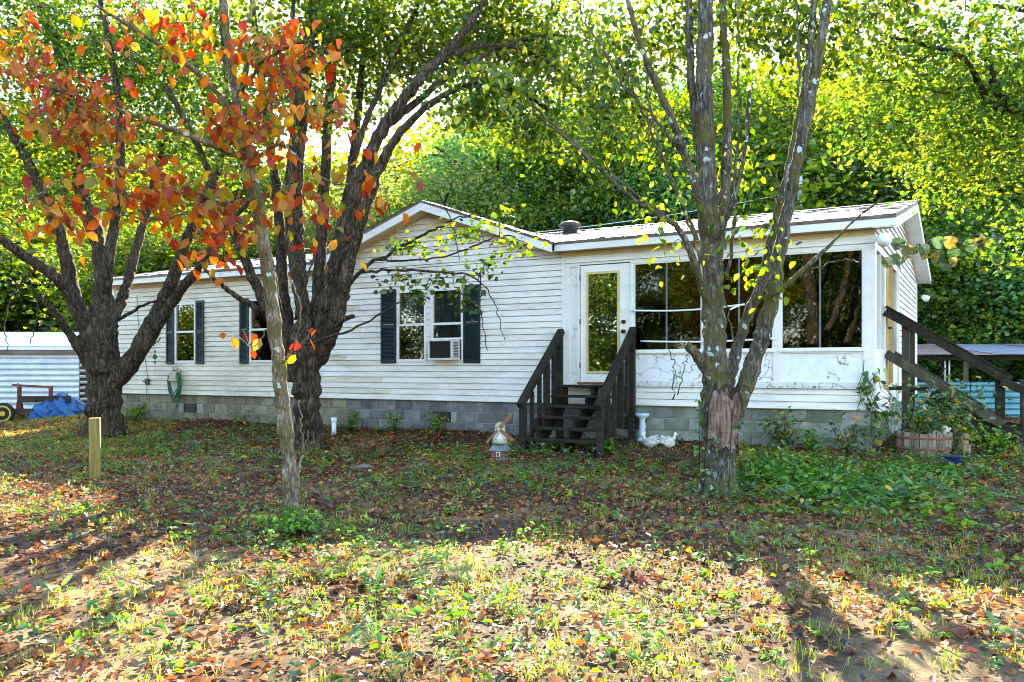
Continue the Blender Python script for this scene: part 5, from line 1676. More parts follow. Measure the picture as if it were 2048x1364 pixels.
for rows in thinS:
    s = smooth_path(rows, 7)
    s[1:-1, :3] += r.standard_normal((len(s) - 2, 3)) * .008
    MB().tube([tuple(q[:3] - np.array(b3)) for q in s], list(np.maximum(s[:, 3] * .9, .003)), 6).build('branch', 'bark_pale', slim, True)
    nd.append(s[len(s) // 3:, :3])
nd = np.vstack(nd)
ells = [(120, 190, Y3 - 1.5, 130, 75, .4, 30), (330, 60, Y3 - .9, 130, 60, .4, 22), (560, 120, Y3 - .6, 85, 80, .35, 34), (510, 260, Y3 - .4, 90, 70, .35, 30), (280, 380, Y3 - .9, 130, 60, .4, 30),
        (100, 410, Y3 - 1.3, 70, 40, .3, 12), (620, 400, Y3 - .6, 70, 50, .3, 14), (450, 420, Y3 - .5, 80, 60, .3, 22), (430, 500, Y3 - .4, 60, 25, .2, 8), (740, 370, Y3 - .7, 40, 25, .2, 5), (200, 250, Y3 - 1.3, 90, 60, .4, 18),
        (592, 690, Y3 - .25, 16, 50, .06, 2), (498, 690, Y3 - .25, 8, 8, .05, 1), (40, 100, Y3 - 1.7, 60, 90, .3, 12), (640, 250, Y3 - .7, 40, 60, .2, 7)]
C = np.vstack([ellipsoid_pts(e[:6], e[6], r) for e in ells])
P, R = grow(nd, C, r, .0055, .0016, 6, .12, .2)
V, Q = tubes(P - np.array(b3), R, 4)
tw = link('twigs', fast_mesh('twigs', V, Q), 'bark_pale', slim, True); tw['kind'] = 'stuff'
# big single leaves: a shared mesh or two, bent and toothless, hung round each twig end
def big_leaf(curl, wide):
    pts = [(0, 0), (.13 * wide, .10), (.25 * wide, .26), (.31 * wide, .46), (.28 * wide, .66), (.17 * wide, .85), (0, 1.0)]
    vs_, fs = [], []
    for x, y in pts:
        z = -curl * (y - .3) ** 2
        vs_.append((0, y, z))
    o = len(vs_)
    for s in (-1, 1):
        for x, y in pts[1:-1]:
            vs_.append((s * x, y, -curl * (y - .3) ** 2 + .62 * x * (.6 + .6 * math.sin(5 * y))))
    n = len(pts) - 2
    for si in (0, 1):
        b = o + si * n
        q = lambda *a: a if si else a[::-1]
        fs.append(q(0, b, 1))
        for i in range(n - 1):
            fs.append(q(i + 1, b + i, b + i + 1, i + 2))
        fs.append(q(n, b + n - 1, n + 1))
    vs_ += [(0, -.22, .03), (.012, -.22, .03), (.012, 0, 0)]
    fs.append((len(vs_) - 3, len(vs_) - 2, len(vs_) - 1, 0))
    return MB().add(vs_, fs)
leaf_mes = [big_leaf(c, w).mesh('leaf') for c, w in ((.25, 1.0), (.5, .9), (.1, 1.1), (.8, .95))]
for me in leaf_mes: me.materials.append(M['leaf_autumn'])
cnt = 0
mass_P, mass_s, mass_t = [], [], []
sites = []
for c in C:
    for _ in range(r.integers(3, 7)):
        sites.append(c + r.standard_normal(3) * np.array([.17, .17, .12]))
for tw_ in P:
    if r.random() < .5:
        sites.append(tw_[3] + r.standard_normal(3) * .03)
sites = np.array(sites)
# leaf stalks and fine side twigs joining every leaf to its twig
tips = np.vstack([P[:, 2], P[:, 3], P[:, 4], P[:, 5]])
near = tips[np.argmin(((sites[:, None, :] - tips[None]) ** 2).sum(-1), 1)]
tt = np.linspace(0, 1, 5)[None, :, None]
stalk = near[:, None, :] * (1 - tt) + sites[:, None, :] * tt
stalk[:, 1:4, 2] += (np.array([.4, .55, .4]) * .25)[None, :] * np.linalg.norm(sites - near, axis=1)[:, None]
V, Q = tubes(stalk - np.array(b3), np.tile(np.array([.0026, .0022, .0019, .0016, .0013]), (len(sites), 1)), 3)
tw = link('leaf_stalks', fast_mesh('leaf_stalks', V, Q), 'bark_pale', slim, True); tw['kind'] = 'stuff'
order = np.argsort(sites[:, 1])
for j, i in enumerate(order):
    q = sites[i]
    if j < 300:
        o = bpy.data.objects.new('leaf', leaf_mes[r.integers(0, 4)])
        col.objects.link(o); o.parent = slim
        s = .055 + .075 * r.random()
        o.scale = (s, s, s)
        o.rotation_euler = Euler((math.radians(-70 + r.normal() * 30), r.normal() * .45, r.random() * 6.28), 'XYZ')
        o.location = Vector(q) - b3 + o.rotation_euler.to_matrix() @ Vector((0, .2 * s, -.02 * s))
    else:
        mass_P.append(q)
if mass_P:
    leaf_object('foliage', np.array(mass_P), .085 + .055 * r.random(len(mass_P)), r.random(len(mass_P)), 'leaf_autumn_mass', slim, b3, r, 'stuff', droop=1.3, tpl=LEAF_V)
TRI['slim_leaves'] = len(sites)

# ---- tree standing out of frame on the right, its limbs reach in
b4 = Vector((9.6, 11.6, float(zg(9.6, 11.6)))); Y4 = b4.y
def R4(p): return limb(Y4, p)
px4 = 1024 + 9.6 * F / Y4
ET = [R4(p) for p in [
    [(px4, 960, 110, 0), (px4, 900, 86, 0), (px4 - 5, 700, 72, 0), (px4 - 15, 500, 60, 0), (px4 - 10, 300, 50, 0), (px4, 100, 40, 0), (px4, -100, 30, 0)],
    [(px4 - 10, 560, 40, 0), (px4 - 120, 380, 36, -.2), (px4 - 250, 290, 32, -.3), (2060, 232, 30, -.4), (2000, 195, 22, -.4), (1975, 120, 17, -.3), (1980, 30, 12, -.2)],
    [(2050, 228, 18, -.4), (1980, 205, 16, -.5), (1930, 120, 13, -.7), (1850, 90, 10, -.9), (1760, 70, 7, -1.1)],
    [(px4 - 100, 400, 22, -.2), (2150, 300, 20, .5), (2060, 275, 14, .8), (1960, 280, 10, 1.0), (1900, 300, 7, 1.1)],
    [(px4, 250, 26, 0), (2200, 100, 20, .5), (2080, 30, 14, .8), (1980, 10, 10, 1.0)],
]]
make_tree('shade_tree', 'dark leaved tree reaching limbs in from the right edge', b4, ET,
          [(1860, 110, Y4 - .3, 190, 120, 1.6, 150), (1990, 200, Y4, 150, 130, 1.6, 110), (1800, 260, Y4 - .3, 140, 80, 1.0, 45), (1960, 340, Y4 + .6, 140, 70, 1.2, 55), (2150, 150, Y4, 130, 180, 2, 80), (2030, 470, Y4 + .8, 80, 60, .8, 20)],
          'bark_wood', 'leaf_dark', .085, 26, .2, 51, .026, LEAF_V)

# ------------------------------------------------------------------ woods behind
def wood_tree(name, seed, H, W, crown0, mat, leaf, nclump, per, rad, dens=.55, barkm='bark_wood'):
    """free standing tree: trunk, main boughs, clumps of leaves in an uneven crown"""
    r = np.random.default_rng(seed)
    mb = MB()
    lean = r.standard_normal(2) * .25
    trunk = [(lean[0] * t ** 1.5 + .08 * math.sin(5 * t + seed), lean[1] * t ** 1.5, H * .85 * t - .2) for t in np.linspace(0, 1, 10)]
    mb.tube(trunk, list(np.linspace(.022 * H, .006 * H, 10)), 8)
    nodes = [np.array(trunk)[4:]]
    boughs = []
    for k in range(11):
        i = r.integers(3, 9)
        s0 = np.array(trunk[i]); a = r.random() * 6.28
        L = W * (.35 + .45 * r.random())
        pts = [s0 + np.array([math.cos(a) * L * t, math.sin(a) * L * t, L * .7 * t * (1.2 - .4 * t)]) + r.standard_normal(3) * .06 * (t > 0) for t in np.linspace(0, 1, 6)]
        boughs.append((pts, list(np.linspace(.009 * H, .003 * H, 6))))
        nodes.append(np.array(pts)[2:])
    # clumps
    C = []
    while len(C) < nclump:
        q = r.standard_normal(3); q /= np.linalg.norm(q)
        rr = (.35 + .65 * r.random() ** .5)
        lump = 1 + .28 * math.sin(3.1 * q[0] + seed) * math.cos(2.7 * q[1] + seed * 2) + .18 * math.sin(5 * q[2] + seed)
        z = crown0 + (H - crown0) * (.5 + .5 * q[2] * rr * lump)
        if z < crown0 * .6: continue
        taper = 1 - .35 * max(0, (z - crown0) / (H - crown0)) ** 2
        C.append((q[0] * rr * lump * W * taper, q[1] * rr * lump * W * taper, z))
    C = np.array(C)
    P, R = grow(np.vstack(nodes), C[r.random(len(C)) < .4], r, .016, .005, 5)
    V, Q = tubes(P, R, 3)
    L, tone = clusters_to_leaves(C, per, rad, r, .7)
    LV, LQ = leaf_arrays(L, leaf * (.6 + .8 * r.random(len(L))), r, .5, .8, HEART_V)
    me_t = mb.mesh(name + '_trunk'); me_b = []
    for pts, rads in boughs:
        me_b.append(MB().tube(pts, rads, 6).mesh('bough'))
    me_tw = fast_mesh(name + '_twigs', V, Q)
    me_l = fast_mesh(name + '_leaves', LV, LQ, np.repeat(tone, 2))
    TRI[name] = len(L)
    for m_ in [me_t, me_tw] + me_b:
        m_.materials.append(M[barkm])
        m_.polygons.foreach_set('use_smooth', [True] * len(m_.polygons))
    me_l.materials.append(M[mat])
    return dict(trunk=me_t, boughs=me_b, twigs=me_tw, leaves=me_l, H=H)

PROTO = {
    'a': wood_tree('wood_a', 101, 11, 3.2, 2.2, 'leaf_green', .115, 330, 92, .45),
    'b': wood_tree('wood_b', 102, 12, 3.4, 3.0, 'leaf_yellow', .115, 330, 92, .45),
    'c': wood_tree('wood_c', 103, 10, 3.4, 1.0, 'leaf_blue', .105, 360, 92, .45),
    'd': wood_tree('wood_d', 104, 7, 2.8, .2, 'leaf_silver', .095, 300, 84, .40),
    'e': wood_tree('wood_e', 105, 5, 2.6, .1, 'leaf_green', .095, 330, 84, .40),
    'f': wood_tree('wood_f', 106, 12, 3.6, 1.5, 'leaf_dark', .115, 360, 92, .45),
    'g': wood_tree('wood_g', 107, 4.6, 2.6, .1, 'leaf_lime', .095, 330, 84, .40),
}
def place_tree(key, px, Y, H, label, rot=0.0, wide=1.0, group='trees behind the house', mat=None, X=None, cat='tree', name='woodland_tree'):
    pr = PROTO[key]
    X = (px - 1024) * Y / F if X is None else X
    t = thing(name, label, cat, (X, Y, float(zg(X, Y))), rot, group)
    s = H / pr['H']
    t.scale = (s * wide, s * wide, s)
    for nm, me in [('trunk', pr['trunk']), ('twigs', pr['twigs']), ('crown', pr['leaves'])] + [('bough', b) for b in pr['boughs']]:
        o = bpy.data.objects.new(nm, me); col.objects.link(o); o.parent = t
        if nm in ('twigs', 'crown'): o['kind'] = 'stuff'
        if nm == 'crown' and mat:
            o.material_slots[0].link = 'OBJECT'; o.material_slots[0].material = M[mat]
    return t

woods = [
    # left, behind the metal shed
    ('e', -90, 38, 7.0, 'leafy green bush beside the metal shed, cut by left edge', 1.3, None),
    ('g', 40, 40, 8.6, 'yellow green sunlit tree rising behind the metal shed', 1.4, None),
    ('b', 160, 43, 9.6, 'tall yellow tree behind the large left trunk', 1.2, None),
    ('a', -60, 47, 12, 'green tree farthest left behind the shed', 1.2, None),
    ('g', 255, 40, 7.4, 'bright green tree seen past the left roof end', 1.3, None),
    ('e', 360, 31, 6.4, 'green tree above the roof between the two left trunks', 1.3, 'leaf_lime'),
    ('g', 470, 33, 7.2, 'pale green tree above the roof behind the slim tree', 1.3, None),
    ('d', 600, 34, 7.6, 'grey green tree hidden behind the multi stemmed trunk', 1.3, None),
    # above the gable and porch
    ('d', 770, 35, 8.6, 'small silvery green tree showing above the gable roof slope', 1.2, None),
    ('d', 895, 34, 9.0, 'silvery green tree directly behind the gable peak', 1.1, None),
    ('c', 985, 38, 13.2, 'tall blue green tree right of the gable peak', 1.15, None),
    ('f', 1095, 36, 12.6, 'dark green tree above the roof vent', 1.1, None),
    ('c', 1195, 40, 14.6, 'blue green tree left of the lichen spotted trunk', 1.1, None),
    ('b', 1290, 38, 14.0, 'yellow green tree over the middle of the porch roof', 1.1, None),
    ('c', 1400, 36, 13.0, 'blue green tree straight behind the lichen spotted trunk', 1.2, None),
    ('a', 1500, 37, 14.5, 'green tree over the porch left of the utility pole', 1.1, None),
    ('e', 1580, 33, 9.4, 'low green tree at the foot of the utility pole', 1.2, None),
    ('b', 1660, 36, 14.5, 'yellowing tree right of the utility pole', 1.1, None),
    ('a', 1745, 33, 12.4, 'green tree above the right end of the porch roof', 1.15, None),
    ('f', 1850, 31, 11.6, 'dark green tree beyond the right roof corner', 1.15, None),
    ('b', 1950, 33, 13.0, 'yellow flecked tree above the open shed', 1.15, None),
    ('a', 2060, 30, 12.0, 'broad green tree above the open shed at right edge', 1.2, None),
    ('f', 2180, 33, 11.0, 'dark tree past the right edge behind the shed', 1.2, None),
    ('e', 1880, 27, 5.8, 'dense rounded green bush behind the open shed', 1.25, None),
    ('e', 1985, 26.5, 5.4, 'dense bush over the tin roof, flecked yellow', 1.3, 'leaf_blue'),
    ('e', 2090, 27, 5.8, 'dense bush at right edge over the tin roof', 1.3, 'leaf_green'),
    ('e', 1790, 29, 5.8, 'green bush close behind the right end wall', 1.2, 'leaf_blue'),
]
for i, (k, px, Y, H, lab, wd, mt) in enumerate(woods):
    place_tree(k, px, Y, H, lab, i * 2.39, wd, mat=mt)
far = [(-120, 62, 19.2), (40, 66, 21.1), (190, 60, 18.2), (330, 68, 21.1), (470, 62, 18.2), (610, 66, 19.2), (745, 70, 18.2), (880, 64, 19.2), (1010, 70, 23.0), (1150, 66, 23.0), (1300, 70, 24.9), (1450, 64, 23.0), (1590, 70, 25.9), (1720, 64, 23.9), (1860, 68, 25.9), (2010, 62, 23.9), (2160, 66, 25.9)]
for i, (px, Y, H) in enumerate(far):
    place_tree('bagfb'[i % 5], px, Y, H, 'tall hazy yellow green tree in the far wood, %s' % [
        'far left beyond the shed', 'over the shed', 'between left limbs', 'behind the left crown', 'left of the slim trunk', 'behind the many stems', 'left of the gable peak', 'over the gable peak', 'right of the gable peak',
        'above the roof vent', 'left of the lichen trunk', 'behind the lichen trunk', 'beside the pole', 'right of the pole', 'above the porch corner', 'above the open shed', 'at the right edge'][i], i * 1.31, 1.15, 'far wood beyond the house', mat=['leaf_yellow', 'leaf_lime', 'leaf_yellow', 'leaf_green', 'leaf_lime'][i % 5])
# trees across the yard behind the viewer, seen only as reflections in the glass
for i, (X, Y, H, k) in enumerate([(-15, -6, 8, 'b'), (-19, 0, 8.5, 'a'), (-13, -13, 9, 'f'), (-22, -8, 10, 'b'), (-17, -16, 10, 'a'), (-25, 3, 9, 'f'), (-8, -17, 9, 'b'), (-24, -15, 11, 'a'), (-2, -19, 9, 'f'), (-30, -4, 11, 'b'),
                                  (-18, -3, 3.6, 'e'), (-21, 2, 3.8, 'g'), (-17, -9, 3.6, 'e'), (-15, -14, 3.6, 'g'), (-20, -12, 4, 'e'), (-11, -17, 3.6, 'e'), (-23, -4, 4, 'g'), (-26, 8, 9, 'a'), (-25, 12, 8, 'b'), (-24, 8, 4, 'e'), (-26, 15, 4.5, 'g')]):
    place_tree(k, 0, Y, H, 'woodland tree behind the viewer, mirrored in the porch glass', i * 1.7, 1.25, 'mirrored trees behind the viewer', X=X)

# ------------------------------------------------------------------ ground cover
def vnoise(x, y, s, seed=0):
    r_ = np.random.default_rng(seed)
    v_ = np.zeros_like(x)
    for k in range(5):
        a = r_.random() * 6.28; f = s * (1.0 + .55 * k)
        v_ += np.sin(f * (x * math.cos(a) + y * math.sin(a)) + r_.random() * 6.28) / (1 + .4 * k)
    return v_ / 2.2

def in_house(x, y):
    lx = (x - CX) * UX + (y - CYH) * UY; ly = (x - CX) * VX + (y - CYH) * VY
    return (lx > XL) & (lx < 0) & (ly > 0) & (ly < W_HOUSE)

def scatter(n, y0, y1, r, spread=.72, power=1.0):
    y = y0 + (y1 - y0) * r.random(n) ** power
    # area-uniform over a fan a little wider than the view
    keep = r.random(n) < y / y1
    y = y[keep]
    x = (r.random(len(y)) * 2 - 1) * spread * (y + 1.0)
    ok = ~in_house(x, y)
    return x[ok], y[ok]

r = np.random.default_rng(77)
# leaf litter
x, y = scatter(285000, 2.6, 20.5, r)
dens = .74 + .5 * vnoise(x, y, 1.1, 3) + .2 * vnoise(x, y, 4.1, 5) + .25 * (y > 6.5)
ok = r.random(len(x)) < dens
x, y = x[ok], y[ok]
P = np.stack([x, y, zg(x, y) + .004 + .035 * r.random(len(x)) ** 2], 1)
tone = np.clip(.5 + .25 * r.standard_normal(len(x)) + .1 * vnoise(x, y, 2, 9), 0, 1)
lit = leaf_object('leaf_litter', P, .022 + .055 * r.random(len(x)) ** 1.7, tone, 'litter', None, (0, 0, 0), r, None, tpl=CURL_V, droop=-.08, spread=.24, tilt=.42)
tag(lit, 'carpet of small brown fallen leaves covering the yard', 'leaf litter', kind='stuff')
TRI['litter'] = len(x)

# larger fallen leaves, one by one
fl_mes = []
for c, w in ((.55, 1.15), (-.5, 1.0), (.9, 1.3), (-.9, 1.1)):
    me = big_leaf(c, w).mesh('fallen_leaf'); me.materials.append(M['litter_near']); fl_mes.append(me)
n = 0
while n < 300:
    Y = 3.9 + 6.5 * r.random() ** 1.3
    X = (r.random() * 2 - 1) * .63 * Y
    if r.random() > .55 + .4 * float(vnoise(np.array([X]), np.array([Y]), 1.1, 3)[0]): continue
    o = bpy.data.objects.new('fallen_leaf', fl_mes[r.integers(0, 4)])
    col.objects.link(o); o.parent = GROUND
    s = .05 + .05 * r.random()
    o.scale = (s, s, s)
    o.location = (X, Y, float(zg(X, Y)) + .028 + .012 * r.random())
    o.rotation_euler = Euler((r.normal() * .3, r.normal() * .35, r.random() * 6.28), 'XYZ')
    n += 1

# weeds
def patch(x, y, cx_, cy_, rad):
    return np.exp(-(((x - cx_) ** 2 + (y - cy_) ** 2) / rad ** 2))
x, y = scatter(36000, 3.0, 17.0, r)
q1 = gp(1600, 960); q2 = gp(1750, 1010); q3 = gp(600, 1075); q4 = gp(1050, 940); q5 = gp(700, 1120); q6 = gp(1880, 940); q7 = gp(300, 900); q8 = gp(1000, 1230); q9 = gp(1480, 960)
d = (.07 + .20 * np.clip(vnoise(x, y, 1.6, 21) + .15, 0, 2) + .65 * patch(x, y, q1.x, q1.y, 1.1) + .7 * patch(x, y, q2.x, q2.y, 1.1) + .8 * patch(x, y, q3.x, q3.y, .5)
     + .42 * patch(x, y, q4.x, q4.y, 1.5) + .6 * patch(x, y, q5.x, q5.y, .6) + .8 * patch(x, y, q6.x, q6.y, 1.0) + .25 * patch(x, y, q7.x, q7.y, 2.0) + .25 * patch(x, y, q8.x, q8.y, 1.2) + .6 * patch(x, y, q9.x, q9.y, .5))
ok = r.random(len(x)) < d
x, y = x[ok], y[ok]
npl = len(x)
hgt = (.03 + .13 * r.random(npl) ** 2) * (1 + .8 * patch(x, y, q1.x, q1.y, 1.3) + .8 * patch(x, y, q2.x, q2.y, 1.3))
k = r.integers(5, 11, npl)
idx = np.repeat(np.arange(npl), k)
off = r.standard_normal((len(idx), 2)) * (.018 + .22 * hgt[idx])[:, None]
zz = hgt[idx] * (.3 + .8 * r.random(len(idx)))
P = np.stack([x[idx] + off[:, 0], y[idx] + off[:, 1], zg(x[idx], y[idx]) + .012 + zz], 1)
tone = np.clip(.6 * r.random(npl)[idx] + .4 * r.random(len(idx)), 0, 1)
sz = (.022 + .035 * r.random(npl)[idx]) * (.7 + .6 * r.random(len(idx))) * (1 + .5 * patch(x, y, q1.x, q1.y, 1.2)[idx] + .5 * patch(x, y, q2.x, q2.y, 1.2)[idx])
sel = (np.random.default_rng(3).random(npl) < .35)[idx]
w2 = leaf_object('slender_weeds', P[sel] + np.array([0, 0, .01]), sz[sel] * 1.5, tone[sel], 'ivy', None, (0, 0, 0), r, None, tpl=SLIM_V, droop=-.25, spread=.5, tilt=.5)
tag(w2, 'slender leaved weeds with some yellowed leaves among the litter', 'weeds', kind='stuff')
P, sz, tone = P[~sel], sz[~sel], tone[~sel]
wd = leaf_object('weeds', P, sz, tone, 'weed', None, (0, 0, 0), r, None, tpl=LEAF_V, droop=.15, spread=.35, tilt=.5)
tag(wd, 'low green broadleaf weeds sprouting through the leaf litter', 'weeds', kind='stuff')
TRI['weeds'] = len(P)

# grass tufts
BLADE_V = np.array([(0, 0, 0), (-.035, .25, .0), (-.03, .65, .04), (0, 1, -.06), (.03, .65, .04), (.035, .25, 0)], float)
x, y = scatter(26000, 2.8, 14.0, r)
g1 = gp(1800, 1140); g2 = gp(900, 1250); g3 = gp(350, 1180); g4 = gp(1500, 1300)
d = .05 + .16 * np.clip(vnoise(x, y, 2.1, 33), 0, 2) + .5 * patch(x, y, g1.x, g1.y, 1.0) + .28 * patch(x, y, g2.x, g2.y, 1.6) + .2 * patch(x, y, g3.x, g3.y, 1.0) + .3 * patch(x, y, g4.x, g4.y, .8)
ok = r.random(len(x)) < d
x, y = x[ok], y[ok]
# lawn left of the house
lx = -14.5 + 8.5 * r.random(4200); ly = 14.0 + 10.0 * r.random(4200)
okl = (~in_house(lx, ly)) & (lx < -6.5 - .2 * (ly - 14))
x = np.concatenate([x, lx[okl]]); y = np.concatenate([y, ly[okl]])
k = r.integers(11, 22, len(x)); idx = np.repeat(np.arange(len(x)), k)
P = np.stack([x[idx] + r.standard_normal(len(idx)) * .04, y[idx] + r.standard_normal(len(idx)) * .04, zg(x[idx], y[idx]) + .0], 1)
tone = np.clip(.6 * r.random(len(x))[idx] + .4 * r.random(len(idx)), 0, 1)
def blades(P, size, r):
    n = len(P)
    az = r.random(n) * 6.283
    d = np.stack([np.cos(az), np.sin(az), np.zeros(n)], 1)
    sd = np.stack([-np.sin(az), np.cos(az), np.zeros(n)], 1) * (.0016 + .002 * r.random(n))[:, None]
    ln = (.15 + .95 * r.random(n))[:, None]
    m1 = P + d * size[:, None] * .35 * ln + np.array([0, 0, 1]) * size[:, None] * .6
    t1 = P + d * size[:, None] * .95 * ln + np.array([0, 0, 1]) * (size * (1.0 - .55 * ln[:, 0]))[:, None]
    V = np.stack([P - sd, P + sd, m1 + sd, m1 - sd, t1 + sd * .15, t1 - sd * .15], 1)
    Q = (np.array([(0, 1, 2, 3), (3, 2, 4, 5)])[None] + 6 * np.arange(n)[:, None, None]).reshape(-1, 4)
    return V.reshape(-1, 3), Q
V, Q = blades(P, .03 + .075 * r.random(len(idx)) ** 1.4, r)
gr = link('grass_tufts', fast_mesh('grass_tufts', V, Q, np.repeat(tone, 2)), 'grass')
tag(gr, 'short thin grass tufts scattered across the yard', 'grass', kind='stuff')
TRI['grass'] = len(P)

# fallen twigs
x, y = scatter(900, 3.2, 14, r)
x, y = x[:260], y[:260]
a = r.random(len(x)) * 6.28; L = .08 + .3 * r.random(len(x)) ** 2
t = np.linspace(-.5, .5, 4)
PX = x[:, None] + np.cos(a)[:, None] * L[:, None] * t; PY = y[:, None] + np.sin(a)[:, None] * L[:, None] * t + r.standard_normal((len(x), 4)) * .01
PZ = zg(PX, PY) + .03
V, Q = tubes(np.stack([PX, PY, PZ], -1), np.tile(np.array([.004, .004, .003, .0015]), (len(x), 1)), 4)
tl = link('fallen_twigs', fast_mesh('fallen_twigs', V, Q), 'bark_pale', None, True)
tag(tl, 'thin dry fallen twigs lying among the leaves', 'twigs', kind='stuff')

# ------------------------------------------------------------------ shrubs, saplings, vines
def shrub(base, h, w, mat, label, name='shrub', cat='shrub', n=160, leaf=.05, stems=6, seed=0, tpl=LEAF_V, group=None, depth=None):
    r_ = np.random.default_rng(seed + 900)
    t = thing(name, label, cat, base, 0, group)
    depth = depth or w
    C = []
    for k in range(stems):
        a = r_.random() * 6.28; rr = r_.random() ** .5
        top = np.array([math.cos(a) * rr * w * .5, math.sin(a) * rr * depth * .5, h * (.65 + .35 * r_.random())])
        pts = [top * np.array([tt ** 1.3, tt ** 1.3, tt]) + r_.standard_normal(3) * .01 * (tt > 0) for tt in np.linspace(0, 1, 6)]
        pts[0] = np.array([0, 0, -.03]) + np.array([math.cos(a), math.sin(a), 0]) * .03
        MB().tube(pts, list(np.linspace(.007, .0025, 6)), 5).build('stem', 'bark_wood', t, True)
        C += pts[2:]
    C = np.array(C)
    i = r_.integers(0, len(C), n)
    L = C[i] + r_.standard_normal((n, 3)) * np.array([w, depth, h]) * .11
    L[:, 2] = np.maximum(L[:, 2], .02)
    o = leaf_object('foliage', L, leaf * (.6 + .8 * r_.random(n)), r_.random(n), mat, t, (0, 0, 0), r_, 'stuff', tpl=tpl, droop=.4, spread=.5, tilt=.6)
    return t

def on_front(px, off=.3):
    xx = hx(px, -off); p_ = hw(xx, -off, 0); p_.z = float(zg(p_.x, p_.y)); return p_
shrub(on_front(875), .36, .36, 'weed', 'rounded bright green shrub below the foundation vent', n=240, leaf=.045, seed=1, group='small shrubs along the foundation')
shrub(on_front(790), .34, .34, 'weed', 'small green shrub left of the foundation vent', n=170, leaf=.045, seed=2, group='small shrubs along the foundation')
shrub(on_front(700), .34, .40, 'weed', 'small green shrub beside the white pipe', n=150, leaf=.05, seed=3, group='small shrubs along the foundation')
shrub(on_front(270), .40, .9, 'weed', 'low spreading green shrub against the tan blocks at left', n=260, leaf=.06, seed=4, group='small shrubs along the foundation')
shrub(on_front(480), .30, .5, 'ivy', 'thin dark green creeper on the foundation behind slim tree', n=130, leaf=.05, seed=5)
p = gp(413, 905)
shrub(p, .42, .14, 'leaf_yellow', 'tiny yellow green sapling between the two left trees', 'sapling', 'sapling', n=22, leaf=.07, stems=2, seed=6, tpl=SLIM_V)
shrub(on_front(1572, .35), .58, .72, 'ivy', 'yellow flecked shrub against the blocks below the porch', n=210, leaf=.075, stems=8, seed=7, depth=.4)
shrub(on_front(1690, .35), .55, .6, 'ivy', 'sparse vine shrub below the right porch window', n=120, leaf=.07, stems=8, seed=8, depth=.3)
shrub(on_front(1630, .4), .34, .5, 'weed', 'low green weeds clump between the two porch shrubs', n=120, leaf=.06, stems=6, seed=9)
shrub(gp(1846, 906) + Vector((0, 0, .25)), .42, .75, 'ivy', 'trailing greenery growing in the half barrel planter', 'planter_greenery', 'plant', n=330, leaf=.07, stems=10, seed=10)
shrub(hw(.9, .75, .36), .95, 1.3, 'ivy', 'tall tangled brush under the side steps handrail', 'brush', 'brush', n=520, leaf=.08, stems=16, seed=11)
shrub(hw(1.5, .3, .30), .5, .9, 'weed', 'bright green weeds clump at the foot of side steps', 'brush', 'brush', n=240, leaf=.07, stems=9, seed=12)
shrub(hw(2.6, 2.2, .34), .9, 1.6, 'ivy', 'overgrown brush behind the side steps by the teal siding', 'brush', 'brush', n=420, leaf=.09, stems=14, seed=13)
shrub(gp(1520, 962), .40, .4, 'weed', 'leafy green weed right of the torn bark trunk', n=90, leaf=.08, stems=5, seed=14)
shrub(gp(598, 1072), .24, .7, 'weed', 'clump of lime green weeds round the slim tree base', n=260, leaf=.06, stems=8, seed=15)
shrub(gp(1215, 912), .28, .3, 'weed', 'green leafy weed against the right post of the steps', n=50, leaf=.085, stems=3, seed=16)
# vine climbing the porch corner
vine = thing('climbing_vine', 'green and yellow vine climbing the porch corner', 'vine', hw(.05, -.08, .36))
r_ = np.random.default_rng(4)
pts = []
for k in range(5):
    s0 = np.array([r_.normal() * .12, r_.normal() * .05, 0])
    path = [s0 + np.array([.10 * math.sin(2.5 * t + k) + .05 * r_.normal(), -.02 + .04 * r_.normal(), (.75 + .14 * k) * t]) for t in np.linspace(0, 1, 8)]
    MB().tube(path, .005, 5).build('stem', 'bark_wood', vine, True)
    pts += path[2:]
pts = np.array(pts); i = r_.integers(0, len(pts), 75)
leaf_object('foliage', pts[i] + r_.standard_normal((75, 3)) * .06 + np.array([0, -.03, 0]), .07 + .06 * r_.random(75), r_.random(75), 'ivy', vine, (0, 0, 0), r_, 'stuff', tpl=HEART_V, droop=.9)
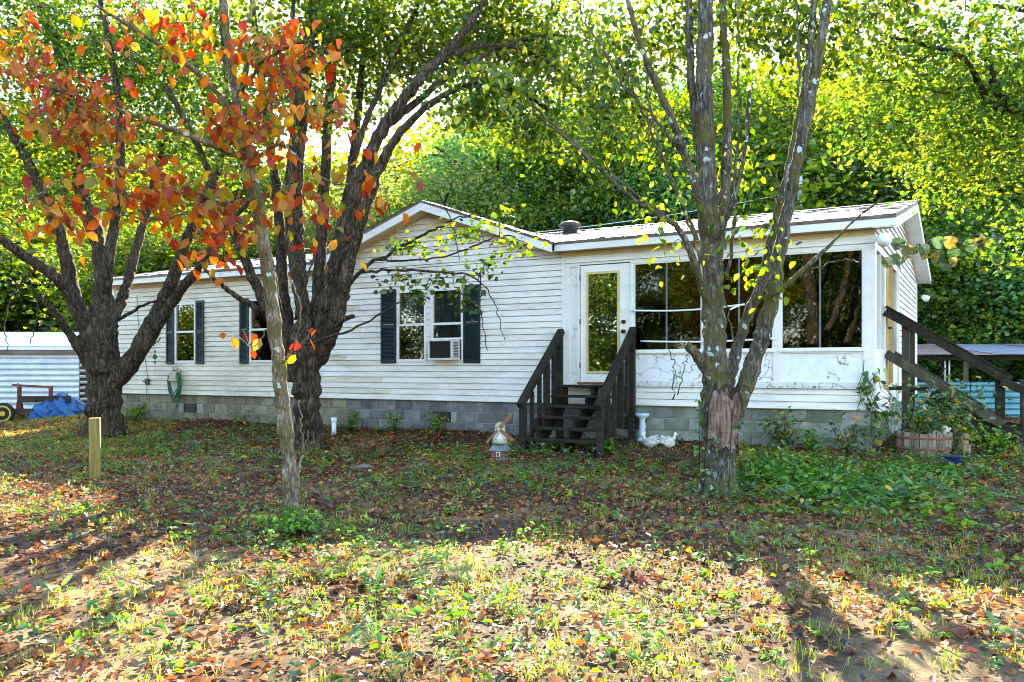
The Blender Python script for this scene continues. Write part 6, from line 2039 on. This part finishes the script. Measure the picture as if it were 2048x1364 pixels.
# ivy on the torn-bark trunk
iv = thing('trunk_ivy', 'small ivy leaves climbing the torn bark trunk', 'ivy', b2)
th = r_.random(120) * 6.28; hz = r_.random(120) ** 1.4 * 1.15
rad = .24 + .06 * (hz < .15) + .02 * r_.random(120)
leaf_object('foliage', np.stack([np.cos(th) * rad, np.sin(th) * rad, hz + .03], 1), .035 + .045 * r_.random(120), r_.random(120), 'ivy', iv, (0, 0, 0), r_, 'stuff', tpl=HEART_V, droop=.6)
for k in range(5):
    a = k * 1.3 + 3.6
    MB().tube([(math.cos(a + .3 * t) * (.245 - .03 * t), math.sin(a + .3 * t) * (.245 - .03 * t), 1.0 * t) for t in np.linspace(0, 1, 7)], .005, 5).build('stem', 'bark_wood', iv, True)
# spray of large leaves hanging at the porch corner, on a twig of the tree at the right edge
spray = thing('leaf_spray', 'drooping spray of large dark leaves hanging beside the porch corner', 'branch', at(1960, 470, 10.6))
main = [at(2120, 430, 10.9), at(2000, 470, 10.7), at(1900, 500, 10.6), at(1830, 495, 10.5), at(1785, 490, 10.5)]
MB().tube([q - at(1960, 470, 10.6) for q in main], [.012, .009, .006, .004, .003], 6).build('twig', 'bark_wood', spray, True)
sp_me = [big_leaf(c, 1.5).mesh('leaf') for c in (.2, .6)]
for me in sp_me: me.materials.append(M['ivy_big'] if 'ivy_big' in M else leafmat('ivy_big', [(0, (.02, .06, .012)), (.5, (.04, .11, .02)), (.8, (.08, .17, .03)), (.86, (.5, .3, .02)), (1, (.55, .2, .02))], .4, 1.3, per_object=True))
for k in range(34):
    f = r_.random() ** .8
    q = main[1].lerp(main[4], f) if r_.random() < .8 else main[2].lerp(main[4], r_.random())
    q = q + Vector((r_.normal() * .10, r_.normal() * .1, -.05 + r_.normal() * .09)) - at(1960, 470, 10.6)
    o = bpy.data.objects.new('leaf', sp_me[k % 2]); col.objects.link(o); o.parent = spray
    s = .12 + .08 * r_.random(); o.scale = (s, s, s); o.location = q
    o.rotation_euler = Euler((math.radians(-60 + r_.normal() * 25), r_.normal() * .4, r_.random() * 6.28), 'XYZ')
